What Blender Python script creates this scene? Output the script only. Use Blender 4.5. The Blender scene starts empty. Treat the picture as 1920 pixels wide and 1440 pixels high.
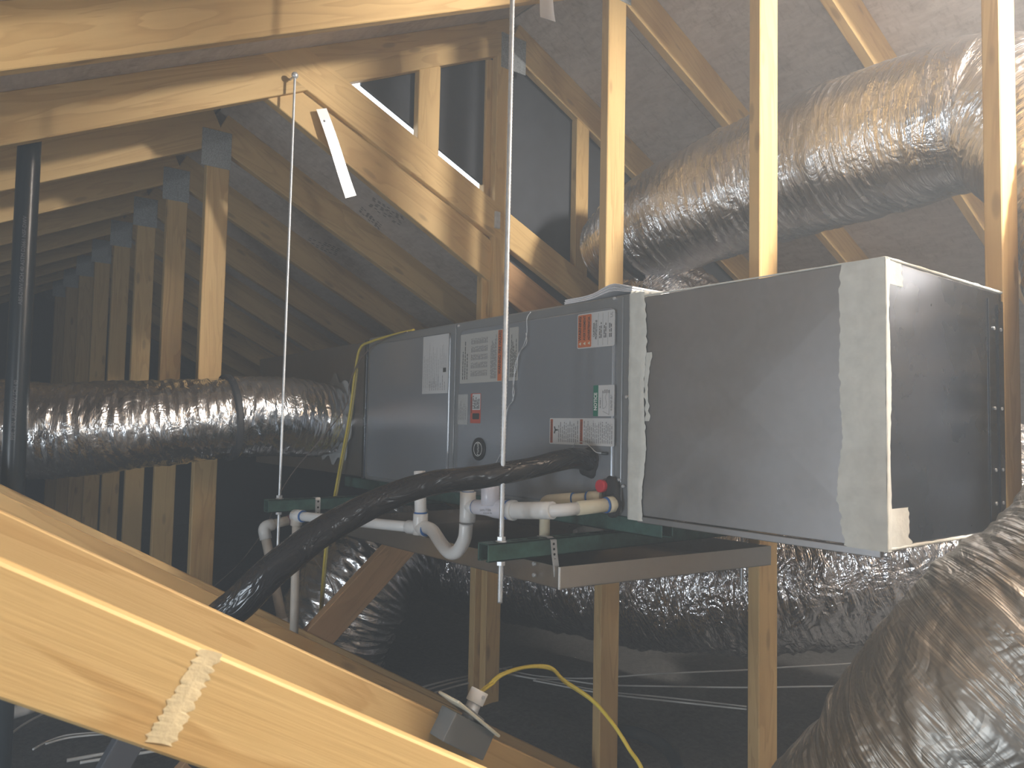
import bpy, bmesh, math, random
from mathutils import Vector as V, Matrix, noise as MN
import numpy as np
random.seed(7)
SC = bpy.context.scene
COL = SC.collection
PI = math.pi

# ------------------------------------------------------------------ camera
FPX = 1442.0
TH, PH, HD = math.radians(3.2), math.radians(1.15), math.radians(142.4)
fh = V((math.cos(HD), math.sin(HD), 0)); r0 = V((fh.y, -fh.x, 0)); zz = V((0, 0, 1))
CF = fh*math.cos(TH) + zz*math.sin(TH)
u0 = -fh*math.sin(TH) + zz*math.cos(TH)
CR = r0*math.cos(PH) + u0*math.sin(PH)
CU = u0*math.cos(PH) - r0*math.sin(PH)
CAM = V((0, 0, 1.6))
cd = bpy.data.cameras.new('camera'); co = bpy.data.objects.new('camera', cd); COL.objects.link(co)
co.matrix_world = Matrix(((CR.x, CU.x, -CF.x, CAM.x), (CR.y, CU.y, -CF.y, CAM.y), (CR.z, CU.z, -CF.z, CAM.z), (0, 0, 0, 1)))
cd.sensor_width = 36; cd.lens = 36*FPX/1920; cd.clip_start = 0.02
cd.dof.use_dof = True; cd.dof.focus_distance = 2.1; cd.dof.aperture_fstop = 13.0
SC.camera = co

# ------------------------------------------------------------------ world, lights, exposure
w = bpy.data.worlds.new('world'); SC.world = w; w.use_nodes = True
bg = w.node_tree.nodes['Background']; bg.inputs[0].default_value = (0.80, 0.90, 1, 1); bg.inputs[1].default_value = 3.0
SC.view_settings.view_transform = 'Standard'; SC.view_settings.look = 'None'
SC.view_settings.gamma = 1; SC.view_settings.exposure = 0.50; SC.view_settings.use_curve_mapping = False

def lamp(kind, name, loc, energy, color, size=0.1, aim=None, **k):
    l = bpy.data.lights.new(name, kind); l.energy = energy; l.color = color
    if kind == 'AREA':
        l.shape = 'RECTANGLE'; l.size = size[0]; l.size_y = size[1]
    else:
        l.shadow_soft_size = size
    o = bpy.data.objects.new(name, l); COL.objects.link(o); o.location = loc
    if aim is not None:
        o.rotation_euler = (V(aim)-V(loc)).to_track_quat('-Z', 'Y').to_euler()
    return o
lamp('POINT', 'ridge_bulb', (0.35, 2.28, 3.04), 310, (1.0, 0.96, 0.90), 0.07)
lamp('AREA', 'gable_daylight', (6.0, -0.9, 1.75), 60, (0.82, 0.92, 1.0), (0.32, 0.32), (-2, 1.0, 1.7))

lamp('AREA', 'added_front_fill', (-1.1, -2.2, 0.92), 34, (0.76, 0.88, 1.0), (0.9, 0.5), (-1.4, 1.3, 1.6))  # added fill outside the frame, brightens the faces turned toward -Y

# ------------------------------------------------------------------ helpers
def ray(x, y): return CF + CR*((x-960)/FPX) - CU*((y-720)/FPX)
def P(x, y, ax, v):
    d = ray(x, y); i = 'XYZ'.index(ax); t = (v-CAM[i])/d[i]; return CAM + d*t
def D(x, y, dep): return CAM + ray(x, y)*dep

W = {}
def reg(o, M, parent):
    COL.objects.link(o); W[o.name] = M.copy()
    if parent is not None:
        o.parent = parent; o.matrix_parent_inverse = W[parent.name].inverted()
    o.matrix_basis = M
    return o
def mat_to(o, m):
    if m is not None: o.data.materials.append(m)
def link_mesh(name, me, m, parent=None, M=None):
    o = bpy.data.objects.new(name, me)
    mat_to(o, m)
    return reg(o, M if M is not None else Matrix(), parent)
def bmobj(name, bm, m, parent=None, M=None, smooth=False):
    me = bpy.data.meshes.new(name); bm.normal_update(); bm.to_mesh(me); bm.free()
    if smooth:
        for p in me.polygons: p.use_smooth = True
    return link_mesh(name, me, m, parent, M)
def thing(name, label, cat, loc=(0, 0, 0), group=None):
    o = bpy.data.objects.new(name, None); o.empty_display_size = 0.05
    reg(o, Matrix.Translation(V(loc)), None)
    return tag(o, label, cat, group)
def tag(o, label, cat, group=None, kind=None):
    o['label'] = label; o['category'] = cat
    if group: o['group'] = group
    if kind: o['kind'] = kind
    return o
def struct(o, label, cat):
    o['kind'] = 'structure'; o['label'] = label; o['category'] = cat; return o

def add_box(bm, a, b, bevel=0.0):
    a, b = V(a), V(b)
    r = bmesh.ops.create_cube(bm, size=1)
    vs = r['verts']
    for v in vs:
        v.co = V(((a.x+b.x)/2 + v.co.x*abs(b.x-a.x), (a.y+b.y)/2 + v.co.y*abs(b.y-a.y), (a.z+b.z)/2 + v.co.z*abs(b.z-a.z)))
    if bevel > 0:
        es = list({e for v in vs for e in v.link_edges})
        bmesh.ops.bevel(bm, geom=es, offset=bevel, segments=2, profile=0.5, affect='EDGES')
    return vs
def box(name, a, b, m, parent=None, bevel=0.0, M=None):
    bm = bmesh.new(); add_box(bm, a, b, bevel); return bmobj(name, bm, m, parent, M)

def frame_between(p0, p1, side):
    x = (p1-p0).normalized(); s = V(side); z = x.cross(s).normalized(); y = z.cross(x).normalized()
    return Matrix(((x.x, y.x, z.x, p0.x), (x.y, y.y, z.y, p0.y), (x.z, y.z, z.z, p0.z), (0, 0, 0, 1)))
def lumber(name, p0, p1, wid, thick, m, parent=None, side=(1, 0, 0), cut0=0, cut1=0):
    """board from p0 to p1 (centre line); thick is along `side`, wid across; cut0/cut1 shift the end faces"""
    p0, p1 = V(p0), V(p1); M = frame_between(p0, p1, side); L = (p1-p0).length
    bm = bmesh.new(); vs = add_box(bm, (0, -thick/2, -wid/2), (L, thick/2, wid/2))
    for v in vs:
        if v.co.x < L/2: v.co.x += cut0*v.co.z/wid
        else: v.co.x += cut1*v.co.z/wid
    bmesh.ops.bevel(bm, geom=bm.edges[:], offset=0.0025, segments=1, affect='EDGES')
    return bmobj(name, bm, m, parent, M)

def catmull(pts, n):
    """pts: list of tuples of any equal length; returns n samples"""
    A = np.array([list(p) for p in pts], float)
    if len(A) == 2:
        t = np.linspace(0, 1, n)[:, None]; return A[0]*(1-t)+A[1]*t
    A = np.vstack([2*A[0]-A[1], A, 2*A[-1]-A[-2]])
    seg = len(A)-3
    seglen = np.linalg.norm(A[2:-1, :3]-A[1:-2, :3], axis=1); cum = np.concatenate([[0], np.cumsum(seglen)])
    out = []
    for s in np.linspace(0, cum[-1], n):
        i = min(int(np.searchsorted(cum, s, side='right')-1), seg-1)
        t = (s-cum[i])/max(seglen[i], 1e-9)
        a, b, c, d = A[i], A[i+1], A[i+2], A[i+3]
        out.append(0.5*((2*b)+(-a+c)*t+(2*a-5*b+4*c-d)*t*t+(-a+3*b-3*c+d)*t**3))
    return np.array(out)

def tube_mesh(name, pts, rad, n=None, k=16, disp=None, caps=True, smooth=True):
    """pts: 3D points (already smooth if n is None); rad: number or list per point"""
    if n is not None:
        rr = rad if isinstance(rad, (list, tuple)) else [rad]*len(pts)
        S = catmull([tuple(p)+(r,) for p, r in zip(pts, rr)], n)
    else:
        rr = rad if isinstance(rad, (list, tuple)) else [rad]*len(pts)
        S = np.array([tuple(p)+(r,) for p, r in zip(pts, rr)], float)
    C = S[:, :3]; Rr = S[:, 3]; n = len(C)
    T = np.gradient(C, axis=0); T /= np.linalg.norm(T, axis=1)[:, None]+1e-12
    up = np.array([0, 0, 1.0])
    if abs(T[0] @ up) > 0.9: up = np.array([1.0, 0, 0])
    N = np.cross(T[0], up); N /= np.linalg.norm(N)
    L = np.concatenate([[0], np.cumsum(np.linalg.norm(np.diff(C, axis=0), axis=1))])
    vs = []; uv = []
    for i in range(n):
        N = N - T[i]*(N @ T[i]); N /= np.linalg.norm(N)+1e-12
        B = np.cross(T[i], N)
        for j in range(k):
            a = 2*PI*j/k
            r = Rr[i]
            if disp: r = r + disp(L[i], a, r)
            vs.append(C[i] + (N*math.cos(a)+B*math.sin(a))*r)
    fs = []
    for i in range(n-1):
        for j in range(k):
            j2 = (j+1) % k
            fs.append((i*k+j, i*k+j2, (i+1)*k+j2, (i+1)*k+j))
            r = Rr[i]
            uv += [(L[i], 2*PI*j/k*r), (L[i], 2*PI*(j+1)/k*r), (L[i+1], 2*PI*(j+1)/k*r), (L[i+1], 2*PI*j/k*r)]
    nb = len(fs)
    if caps:
        fs.append(tuple(reversed(range(k)))); fs.append(tuple(range((n-1)*k, n*k)))
        uv += [(0, 0)]*(2*k)
    me = bpy.data.meshes.new(name); me.from_pydata([tuple(v) for v in vs], [], fs); 
    ul = me.uv_layers.new(name='UVMap'); ul.data.foreach_set('uv', np.array(uv, 'f').ravel())
    for i, p in enumerate(me.polygons): p.use_smooth = smooth and i < nb
    me.update()
    return me
def tube(name, pts, rad, m, parent=None, n=None, k=16, disp=None, caps=True):
    return link_mesh(name, tube_mesh(name, pts, rad, n, k, disp, caps), m, parent)
def rounded(pts, r, seg=6):
    pts = [V(p) for p in pts]; out = [pts[0]]
    for i in range(1, len(pts)-1):
        a, b, c = pts[i-1], pts[i], pts[i+1]
        d0, d1 = (a-b), (c-b); q = min(r, d0.length*0.49, d1.length*0.49)
        s, e = b+d0.normalized()*q, b+d1.normalized()*q
        for t in np.linspace(0, 1, seg): out.append(s*(1-t)**2+b*2*t*(1-t)+e*t*t)
    out.append(pts[-1]); return out
def cyl(name, a, b, r, m, parent=None, k=20, r2=None):
    a, b = V(a), V(b)
    e = (b-a).normalized()*min(0.0012, (b-a).length*0.2)
    r2 = r if r2 is None else r2
    return tube(name, [a, a+e*0.01, a+e, b-e, b-e*0.01, b], [r*0.9, r*0.93, r, r2, r2*0.93, r2*0.9], m, parent, k=k)

# ------------------------------------------------------------------ materials
def newmat(name):
    m = bpy.data.materials.new(name); m.use_nodes = True
    nt = m.node_tree; return m, nt, nt.nodes['Principled BSDF']
def nd(nt, t, **k):
    n = nt.nodes.new(t)
    for a, b in k.items():
        if a.startswith('i_'): n.inputs[int(a[2:])].default_value = b
        else: setattr(n, a, b)
    return n
def ramp(nt, src, stops):
    r = nt.nodes.new('ShaderNodeValToRGB'); cr = r.color_ramp
    while len(cr.elements) < len(stops): cr.elements.new(0.5)
    for e, (p, c) in zip(cr.elements, stops): e.position = p; e.color = c if len(c) == 4 else (*c, 1)
    nt.links.new(src, r.inputs[0]); return r.outputs[0]
def mapping(nt, coord, scale, rot=(0, 0, 0)):
    tc = nt.nodes.new('ShaderNodeTexCoord'); mp = nt.nodes.new('ShaderNodeMapping')
    mp.inputs['Scale'].default_value = scale; mp.inputs['Rotation'].default_value = rot
    nt.links.new(tc.outputs[coord], mp.inputs[0]); return mp.outputs[0]
def noise(nt, vec, scale, detail=4, rough=0.55, dist=0.0):
    n = nt.nodes.new('ShaderNodeTexNoise'); n.inputs['Scale'].default_value = scale
    n.inputs['Detail'].default_value = detail; n.inputs['Roughness'].default_value = rough; n.inputs['Distortion'].default_value = dist
    nt.links.new(vec, n.inputs['Vector']); return n.outputs['Fac']
def bump(nt, bs, h, strength, dist, prev=None):
    b = nt.nodes.new('ShaderNodeBump'); b.inputs['Strength'].default_value = strength; b.inputs['Distance'].default_value = dist
    nt.links.new(h, b.inputs['Height'])
    if prev: nt.links.new(prev, b.inputs['Normal'])
    nt.links.new(b.outputs[0], bs.inputs['Normal']); return b.outputs[0]
def mix(nt, f, a, b, blend='MIX'):
    n = nt.nodes.new('ShaderNodeMix'); n.data_type = 'RGBA'; n.blend_type = blend
    if isinstance(f, (int, float)): n.inputs[0].default_value = f
    else: nt.links.new(f, n.inputs[0])
    for s, i in ((a, 6), (b, 7)):
        if isinstance(s, tuple): n.inputs[i].default_value = s if len(s) == 4 else (*s, 1)
        else: nt.links.new(s, n.inputs[i])
    return n.outputs[2]
def mathn(nt, op, a, b=None):
    n = nt.nodes.new('ShaderNodeMath'); n.operation = op
    for s, i in ((a, 0), (b, 1)):
        if s is None: continue
        if isinstance(s, (int, float)): n.inputs[i].default_value = s
        else: nt.links.new(s, n.inputs[i])
    return n.outputs[0]

def wood(name, light, mid, dark, rough=0.6, knots=True):
    m, nt, bs = newmat(name)
    tc = nt.nodes.new('ShaderNodeTexCoord'); oi = nt.nodes.new('ShaderNodeObjectInfo')
    sh = nt.nodes.new('ShaderNodeVectorMath'); sh.operation = 'ADD'
    cx = nt.nodes.new('ShaderNodeCombineXYZ'); r = mathn(nt, 'MULTIPLY', oi.outputs['Random'], 37.0)
    for i in range(3): nt.links.new(r, cx.inputs[i])
    nt.links.new(tc.outputs['Object'], sh.inputs[0]); nt.links.new(cx.outputs[0], sh.inputs[1])
    mp = nt.nodes.new('ShaderNodeMapping'); mp.inputs['Scale'].default_value = (0.9, 8, 9); nt.links.new(sh.outputs[0], mp.inputs[0])
    n1 = noise(nt, mp.outputs[0], 1.2, 3, 0.5, 1.0)
    ring = mathn(nt, 'FRACT', mathn(nt, 'MULTIPLY', n1, 7.0))
    c1 = ramp(nt, ring, [(0.0, light), (0.55, tuple(.5*a+.5*b for a, b in zip(light, mid))), (0.9, tuple(.45*a+.55*b for a, b in zip(mid, dark))), (1.0, light)])
    mp2 = nt.nodes.new('ShaderNodeMapping'); mp2.inputs['Scale'].default_value = (4, 160, 160); nt.links.new(sh.outputs[0], mp2.inputs[0])
    n2 = noise(nt, mp2.outputs[0], 1.0, 3, 0.6)
    c2 = mix(nt, mathn(nt, 'MULTIPLY', n2, 0.35), c1, dark, 'MIX')
    n3 = noise(nt, sh.outputs[0], 1.6, 3, 0.6)
    c3 = mix(nt, ramp(nt, n3, [(0.35, (0, 0, 0)), (0.7, (0.55, 0.55, 0.55))]), c2, mid, 'MIX')
    if knots:
        mp3 = nt.nodes.new('ShaderNodeMapping'); mp3.inputs['Scale'].default_value = (4.5, 14, 14); nt.links.new(sh.outputs[0], mp3.inputs[0])
        vo = nt.nodes.new('ShaderNodeTexVoronoi'); vo.inputs['Scale'].default_value = 1.0; nt.links.new(mp3.outputs[0], vo.inputs['Vector'])
        k = ramp(nt, vo.outputs['Distance'], [(0.0, (1, 1, 1)), (0.10, (0.8, 0.8, 0.8)), (0.17, (0, 0, 0))])
        c3 = mix(nt, mathn(nt, 'MULTIPLY', k, 0.5), c3, (dark[0]*0.35, dark[1]*0.28, dark[2]*0.22))
    # board to board difference
    hs = nt.nodes.new('ShaderNodeHueSaturation'); nt.links.new(c3, hs.inputs['Color'])
    nt.links.new(mathn(nt, 'ADD', mathn(nt, 'MULTIPLY', oi.outputs['Random'], 0.22), 0.88), hs.inputs['Value'])
    nt.links.new(hs.outputs[0], bs.inputs['Base Color'])
    bs.inputs['Roughness'].default_value = rough
    bump(nt, bs, n2, 0.25, 0.002)
    return m
M_wood = wood('pine_lumber', (0.70, 0.49, 0.215), (0.62, 0.41, 0.165), (0.49, 0.29, 0.105))
M_wood2 = wood('aged_lumber', (0.55, 0.33, 0.16), (0.47, 0.27, 0.12), (0.34, 0.18, 0.08), knots=False)

def sheathing(name, base, dark):
    m, nt, bs = newmat(name)
    v = mapping(nt, 'Object', (1, 1, 1))
    mp = mapping(nt, 'Object', (14, 40, 40), (0, 0, 0.4))
    n1 = noise(nt, mp, 1.0, 5, 0.65, 0.6); n2 = noise(nt, v, 2.2, 5, 0.6, 0.5)
    mp3 = mapping(nt, 'Object', (60, 22, 22), (0, 0, -0.5)); n3 = noise(nt, mp3, 1.0, 4, 0.7)
    c = mix(nt, ramp(nt, n1, [(0.3, (0, 0, 0)), (0.7, (1, 1, 1))]), base, dark)
    c = mix(nt, ramp(nt, n3, [(0.52, (0, 0, 0)), (0.72, (0.6, 0.6, 0.6))]), c, (dark[0]*0.6, dark[1]*0.55, dark[2]*0.5))
    c = mix(nt, ramp(nt, n2, [(0.4, (0, 0, 0)), (0.65, (0.5, 0.5, 0.5))]), c, (base[0]*1.2, base[1]*1.2, base[2]*1.25))
    nt.links.new(c, bs.inputs['Base Color']); bs.inputs['Roughness'].default_value = 0.75
    bump(nt, bs, n1, 0.35, 0.004); return m
M_osb = sheathing('roof_sheathing_board', (0.60, 0.53, 0.47), (0.42, 0.355, 0.305))

def plain(name, col, rough=0.5, metal=0.0, nscale=0, namt=0.0, bumps=0.0, spec=0.5):
    m, nt, bs = newmat(name)
    bs.inputs['Base Color'].default_value = (*col, 1); bs.inputs['Roughness'].default_value = rough; bs.inputs['Metallic'].default_value = metal
    bs.inputs['Specular IOR Level'].default_value = spec
    if nscale:
        n = noise(nt, mapping(nt, 'Object', (1, 1, 1)), nscale, 5, 0.6)
        c = mix(nt, ramp(nt, n, [(0.3, (0, 0, 0)), (0.75, (1, 1, 1))]), col, tuple(min(1, x*(1+namt)) for x in col))
        nt.links.new(c, bs.inputs['Base Color'])
        if bumps: bump(nt, bs, n, bumps, 0.003)
    return m

def foil(name, tint=(0.80, 0.80, 0.81), rough=0.22, crease=(42, 5), strength=1.0, dirt=0.0):
    m, nt, bs = newmat(name)
    v = mapping(nt, 'UV', (crease[0], crease[1], 1), (0, 0, 0.0))
    n1 = noise(nt, v, 1.0, 4, 0.6, 0.8)
    v2 = mapping(nt, 'UV', (16, 9, 1), (0, 0, 0.5)); n2 = noise(nt, v2, 1.0, 3, 0.55, 1.2)
    v3 = mapping(nt, 'UV', (1, 1, 1)); vo = nt.nodes.new('ShaderNodeTexVoronoi'); vo.inputs['Scale'].default_value = 70
    nt.links.new(v3, vo.inputs['Vector'])
    ridge = mathn(nt, 'ABSOLUTE', mathn(nt, 'SUBTRACT', n1, 0.5)); ridge2 = mathn(nt, 'ABSOLUTE', mathn(nt, 'SUBTRACT', n2, 0.5))
    b1 = bump(nt, bs, ridge, 0.55*strength, 0.030)
    b2 = bump(nt, bs, ridge2, 0.5*strength, 0.035, b1)
    bump(nt, bs, vo.outputs['Distance'], 0.25*strength, 0.004, b2)
    bs.inputs['Metallic'].default_value = 1.0
    # scrim-dulled patches
    n4 = noise(nt, mapping(nt, 'UV', (3, 3, 1)), 1.0, 3, 0.6)
    rg = ramp(nt, n4, [(0.35, (rough, rough, rough)), (0.7, (rough+0.16,)*3)])
    nt.links.new(rg, bs.inputs['Roughness'])
    c = mix(nt, mathn(nt, 'MULTIPLY', n4, dirt), tint, (tint[0]*0.55, tint[1]*0.48, tint[2]*0.38))
    nt.links.new(c, bs.inputs['Base Color'])
    return m
M_foil = foil('foil_duct_jacket', rough=0.15, crease=(30, 5), strength=0.45)
M_foil_fine = foil('foil_fine_pleats', rough=0.2, crease=(75, 6), strength=0.7)
M_foil_deep = foil('foil_deep_creases', tint=(0.80, 0.80, 0.83), rough=0.08, crease=(30, 3.5), strength=1.3)
M_foil_dull = foil('foil_dusty_jacket', tint=(0.56, 0.55, 0.53), rough=0.38, crease=(44, 1.6), strength=0.8, dirt=0.75)

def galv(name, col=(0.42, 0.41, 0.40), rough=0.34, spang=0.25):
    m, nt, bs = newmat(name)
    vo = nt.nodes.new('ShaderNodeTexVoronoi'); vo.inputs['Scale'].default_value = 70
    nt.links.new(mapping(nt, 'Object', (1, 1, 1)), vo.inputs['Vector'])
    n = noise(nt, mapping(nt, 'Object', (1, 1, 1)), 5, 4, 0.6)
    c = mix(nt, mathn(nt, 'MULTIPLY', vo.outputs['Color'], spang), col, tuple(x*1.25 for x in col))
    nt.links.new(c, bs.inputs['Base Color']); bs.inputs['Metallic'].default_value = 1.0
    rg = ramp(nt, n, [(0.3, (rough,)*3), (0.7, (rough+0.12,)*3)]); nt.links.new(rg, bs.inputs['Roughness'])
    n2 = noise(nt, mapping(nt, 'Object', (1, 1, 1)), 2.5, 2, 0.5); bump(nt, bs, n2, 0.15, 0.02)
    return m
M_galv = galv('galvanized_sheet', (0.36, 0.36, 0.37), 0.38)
M_galv_side = galv('galvanized_sheet_shaded', (0.17, 0.19, 0.22), 0.22, 0.3)  # darker bluish copy of the sheet; the side's dim reflections put into its colour
M_pan = galv('pan_sheet', (0.55, 0.53, 0.50), 0.25, 0.15)
M_zinc = plain('zinc_plate', (0.62, 0.64, 0.66), 0.42, 0.6, 60, 0.3)
M_plate = plain('nail_plate_steel', (0.30, 0.32, 0.33), 0.55, 0.7, 220, 1.2, 0.8)
M_paint = plain('grey_cabinet_enamel', (0.27, 0.295, 0.33), 0.24, 0.30, 3, 0.06)
M_paint2 = plain('grey_frame_enamel', (0.27, 0.285, 0.30), 0.32, 0.35)
M_mastic = plain('duct_mastic', (0.60, 0.61, 0.57), 0.6, 0, 30, 0.25, 0.5)
M_mastic_g = plain('grey_duct_mastic', (0.36, 0.37, 0.37), 0.7, 0, 30, 0.2, 0.6)
M_green = plain('green_strut_paint', (0.030, 0.075, 0.062), 0.42, 0.2, 26, 1.3, 0.15)
M_slot = plain('strut_slot_shade', (0.012, 0.018, 0.017), 0.8)
M_pvc = plain('white_pvc', (0.80, 0.80, 0.79), 0.32)
M_pvc_c = plain('yellowed_pvc', (0.74, 0.67, 0.50), 0.35)
M_pvc_d = plain('dusty_pvc', (0.52, 0.47, 0.41), 0.5, 0, 30, 0.2)
M_lilac = plain('switch_housing', (0.74, 0.73, 0.80), 0.3)
M_blue = plain('blue_pipe_primer', (0.02, 0.13, 0.42), 0.4)
M_maroon = plain('purple_primer', (0.16, 0.05, 0.07), 0.5)
def blackwrap():
    m, nt, bs = newmat('black_wrap')
    n = noise(nt, mapping(nt, 'UV', (12, 26, 1), (0, 0, .5)), 1.0, 2, 0.5, 1.5)
    bs.inputs['Base Color'].default_value = (0.018, 0.018, 0.020, 1); bs.inputs['Roughness'].default_value = 0.25
    bump(nt, bs, mathn(nt, 'ABSOLUTE', mathn(nt, 'SUBTRACT', n, 0.5)), 0.6, 0.015); return m
M_black = blackwrap()
M_blackp = plain('black_abs', (0.022, 0.030, 0.036), 0.28)
M_blackm = plain('black_putty', (0.02, 0.02, 0.022), 0.7, 0, 60, 0.5, 0.6)
M_strapb = plain('black_web_strap', (0.03, 0.032, 0.036), 0.6)
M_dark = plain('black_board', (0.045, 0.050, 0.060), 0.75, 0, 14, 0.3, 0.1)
M_white = plain('white_metal_strip', (0.95, 0.96, 0.98), 0.38, 0.6)
M_paper = plain('white_paper', (0.80, 0.80, 0.83), 0.7)
M_label = plain('label_white', (0.60, 0.61, 0.62), 0.4)
M_labelb = plain('label_beige', (0.46, 0.46, 0.44), 0.45)
M_labelg = plain('label_faded', (0.38, 0.39, 0.39), 0.5, 0, 60, 0.2)
M_orange = plain('label_orange', (0.62, 0.16, 0.045), 0.45)
M_rust = plain('label_rust', (0.33, 0.075, 0.03), 0.45)
M_red = plain('label_red', (0.50, 0.09, 0.06), 0.45)
M_lgreen = plain('label_green', (0.01, 0.17, 0.11), 0.4)
M_ink = plain('ink_black', (0.03, 0.03, 0.03), 0.6)
M_inkg = plain('ink_grey', (0.20, 0.20, 0.21), 0.6)
M_inkw = plain('ink_white', (0.75, 0.76, 0.74), 0.5)
M_cap = plain('red_cap_plastic', (0.60, 0.03, 0.05), 0.3)
M_badge = plain('badge_black', (0.015, 0.016, 0.018), 0.35)
M_yellow = plain('yellow_cable', (0.66, 0.52, 0.06), 0.4)
M_yellowd = plain('dusty_yellow_cable', (0.42, 0.35, 0.12), 0.5)
M_whitec = plain('white_cable', (0.62, 0.62, 0.60), 0.5)
M_brownw = plain('thin_brown_wire', (0.16, 0.12, 0.10), 0.5)
M_boxg = plain('grey_pvc_box', (0.17, 0.18, 0.18), 0.5)
M_cream = plain('cream_cover_plate', (0.72, 0.67, 0.52), 0.35)
def insul():
    m, nt, bs = newmat('grey_blown_insulation')
    n = noise(nt, mapping(nt, 'Object', (1, 1, 1)), 45, 8, 0.75); n2 = noise(nt, mapping(nt, 'Object', (1, 1, 1)), 3, 3, 0.6)
    c = ramp(nt, n, [(0.3, (0.13, 0.125, 0.115)), (0.55, (0.24, 0.23, 0.215)), (0.78, (0.40, 0.385, 0.36))])
    c = mix(nt, mathn(nt, 'MULTIPLY', n2, 0.6), c, (0.08, 0.08, 0.08), 'MIX')
    nt.links.new(c, bs.inputs['Base Color']); bs.inputs['Roughness'].default_value = 0.95
    bump(nt, bs, n, 1.0, 0.03); return m
M_ins = insul()

# ------------------------------------------------------------------ the setting
SL = 0.47                       # left slope
def zl(y): return 2.285 + SL*y               # underside of left chords
def zr(y): return 3.19 - 0.48*(y-1.92)       # underside of high right chords
def zlow(y): return 2.70 - 0.51*(y-0.905)    # underside of low right chords
CW = 0.140                                   # 2x6 chord
CV = CW*math.sqrt(1+SL*SL)
XG = -2.56                                   # gable truss plane

bm = bmesh.new()
nx, ny = 150, 150
vs = [[None]*(ny+1) for _ in range(nx+1)]
for i in range(nx+1):
    for j in range(ny+1):
        x = -9.2+15.8*i/nx; y = -5.4+14.2*j/ny
        vs[i][j] = bm.verts.new((x, y, 0.45+0.06*MN.noise(V((x*1.3, y*1.3, 0)))+0.03*MN.noise(V((x*5, y*5, 3)))))
for i in range(nx):
    for j in range(ny): bm.faces.new((vs[i][j], vs[i+1][j], vs[i+1][j+1], vs[i][j+1]))
struct(bmobj('floor', bm, M_ins, smooth=True), 'attic floor covered in dark grey blown insulation', 'floor')

# roof: sheathing in separate sheets
def quad_sheet(name, a, b, c, d, th, m, parent):
    a, b, c, d = map(V, (a, b, c, d)); n = (b-a).cross(d-a).normalized()
    if n.z < 0: n = -n
    bm = bmesh.new(); lo = [bm.verts.new(p) for p in (a, b, c, d)]; hi = [bm.verts.new(p+n*th) for p in (a, b, c, d)]
    bm.faces.new(lo); bm.faces.new(hi[::-1])
    for i in range(4): bm.faces.new((lo[i], hi[i], hi[(i+1) % 4], lo[(i+1) % 4]))
    bmesh.ops.recalc_face_normals(bm, faces=bm.faces)
    return bmobj(name, bm, m, parent)
ceil = bpy.data.objects.new('ceiling', None); reg(ceil, Matrix(), None); struct(ceil, 'underside of the plywood roof deck on all slopes', 'ceiling')
zdl = lambda y: zl(y)+CV; zdr = lambda y: zr(y)+CV; zdlow = lambda y: zlow(y)+CV
YP = 1.93; YL = 0.905
def rows(f, y0, y1, x0, x1, step, off=0):
    y = y0; r = 0; s = 1 if y1 > y0 else -1
    while (y1-y)*s > 1e-4:
        ye = y+s*min(1.19, abs(y1-y)); x = x0 + (off+1.22*(r % 2)) % step - step
        while x < x1:
            a, b = max(x, x0), min(x+step, x1)
            if b-a > 0.02:
                g = 0.0012
                quad_sheet('sheathing_panel', (a+g, y, f(y)), (b-g, y, f(y)), (b-g, ye-s*g, f(ye-s*g)), (a+g, ye-s*g, f(ye-s*g)), 0.012, M_osb, ceil)
            x += step
        y = ye; r += 1
rows(zdl, YP, -4.6, XG-0.06, 6.6, 2.44, 0.9)
rows(zdl, YL, -4.6, -9.2, XG-0.06, 2.44, 0.3)
rows(zdr, YP, 8.3, XG-0.06, 6.6, 2.44, 0.5)
rows(zdlow, YL, 6.3, -9.2, XG-0.06, 2.44, 1.1)
# outer felt so that no light leaks through the joints
M_felt = plain('roof_felt', (0.03, 0.03, 0.03), 0.9)
for f, y0, y1, x0, x1 in ((zdl, YP, -4.6, XG-.06, 6.65), (zdl, YL, -4.6, -9.3, XG-.06), (zdr, YP, 8.6, XG-.06, 6.65), (zdlow, YL, 6.6, -9.3, XG-.06)):
    quad_sheet('roof_felt', (x0, y0, f(y0)+.016), (x1, y0, f(y0)+.016), (x1, y1, f(y1)+.016), (x0, y1, f(y1)+.016), 0.02, M_felt, ceil)

def wall_poly(name, pts, th, m, label, parent=None):
    pts = [V(p) for p in pts]; n = (pts[1]-pts[0]).cross(pts[2]-pts[0]).normalized()*th
    bm = bmesh.new(); lo = [bm.verts.new(p) for p in pts]; hi = [bm.verts.new(p+n) for p in pts]
    bm.faces.new(lo); bm.faces.new(hi[::-1]); k = len(pts)
    for i in range(k): bm.faces.new((lo[i], hi[i], hi[(i+1) % k], lo[(i+1) % k]))
    bmesh.ops.recalc_face_normals(bm, faces=bm.faces)
    o = bmobj(name, bm, m, parent)
    if parent is None: struct(o, label, 'wall')
    return o
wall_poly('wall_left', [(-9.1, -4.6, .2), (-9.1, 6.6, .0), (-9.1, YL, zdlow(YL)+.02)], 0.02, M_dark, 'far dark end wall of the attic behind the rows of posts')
wall_poly('wall_right', [(6.5, -4.8, .0), (6.5, 8.6, .0), (6.5, YP, zdr(YP)+.05)], 0.02, M_osb, 'gable end wall behind the viewer')
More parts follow.
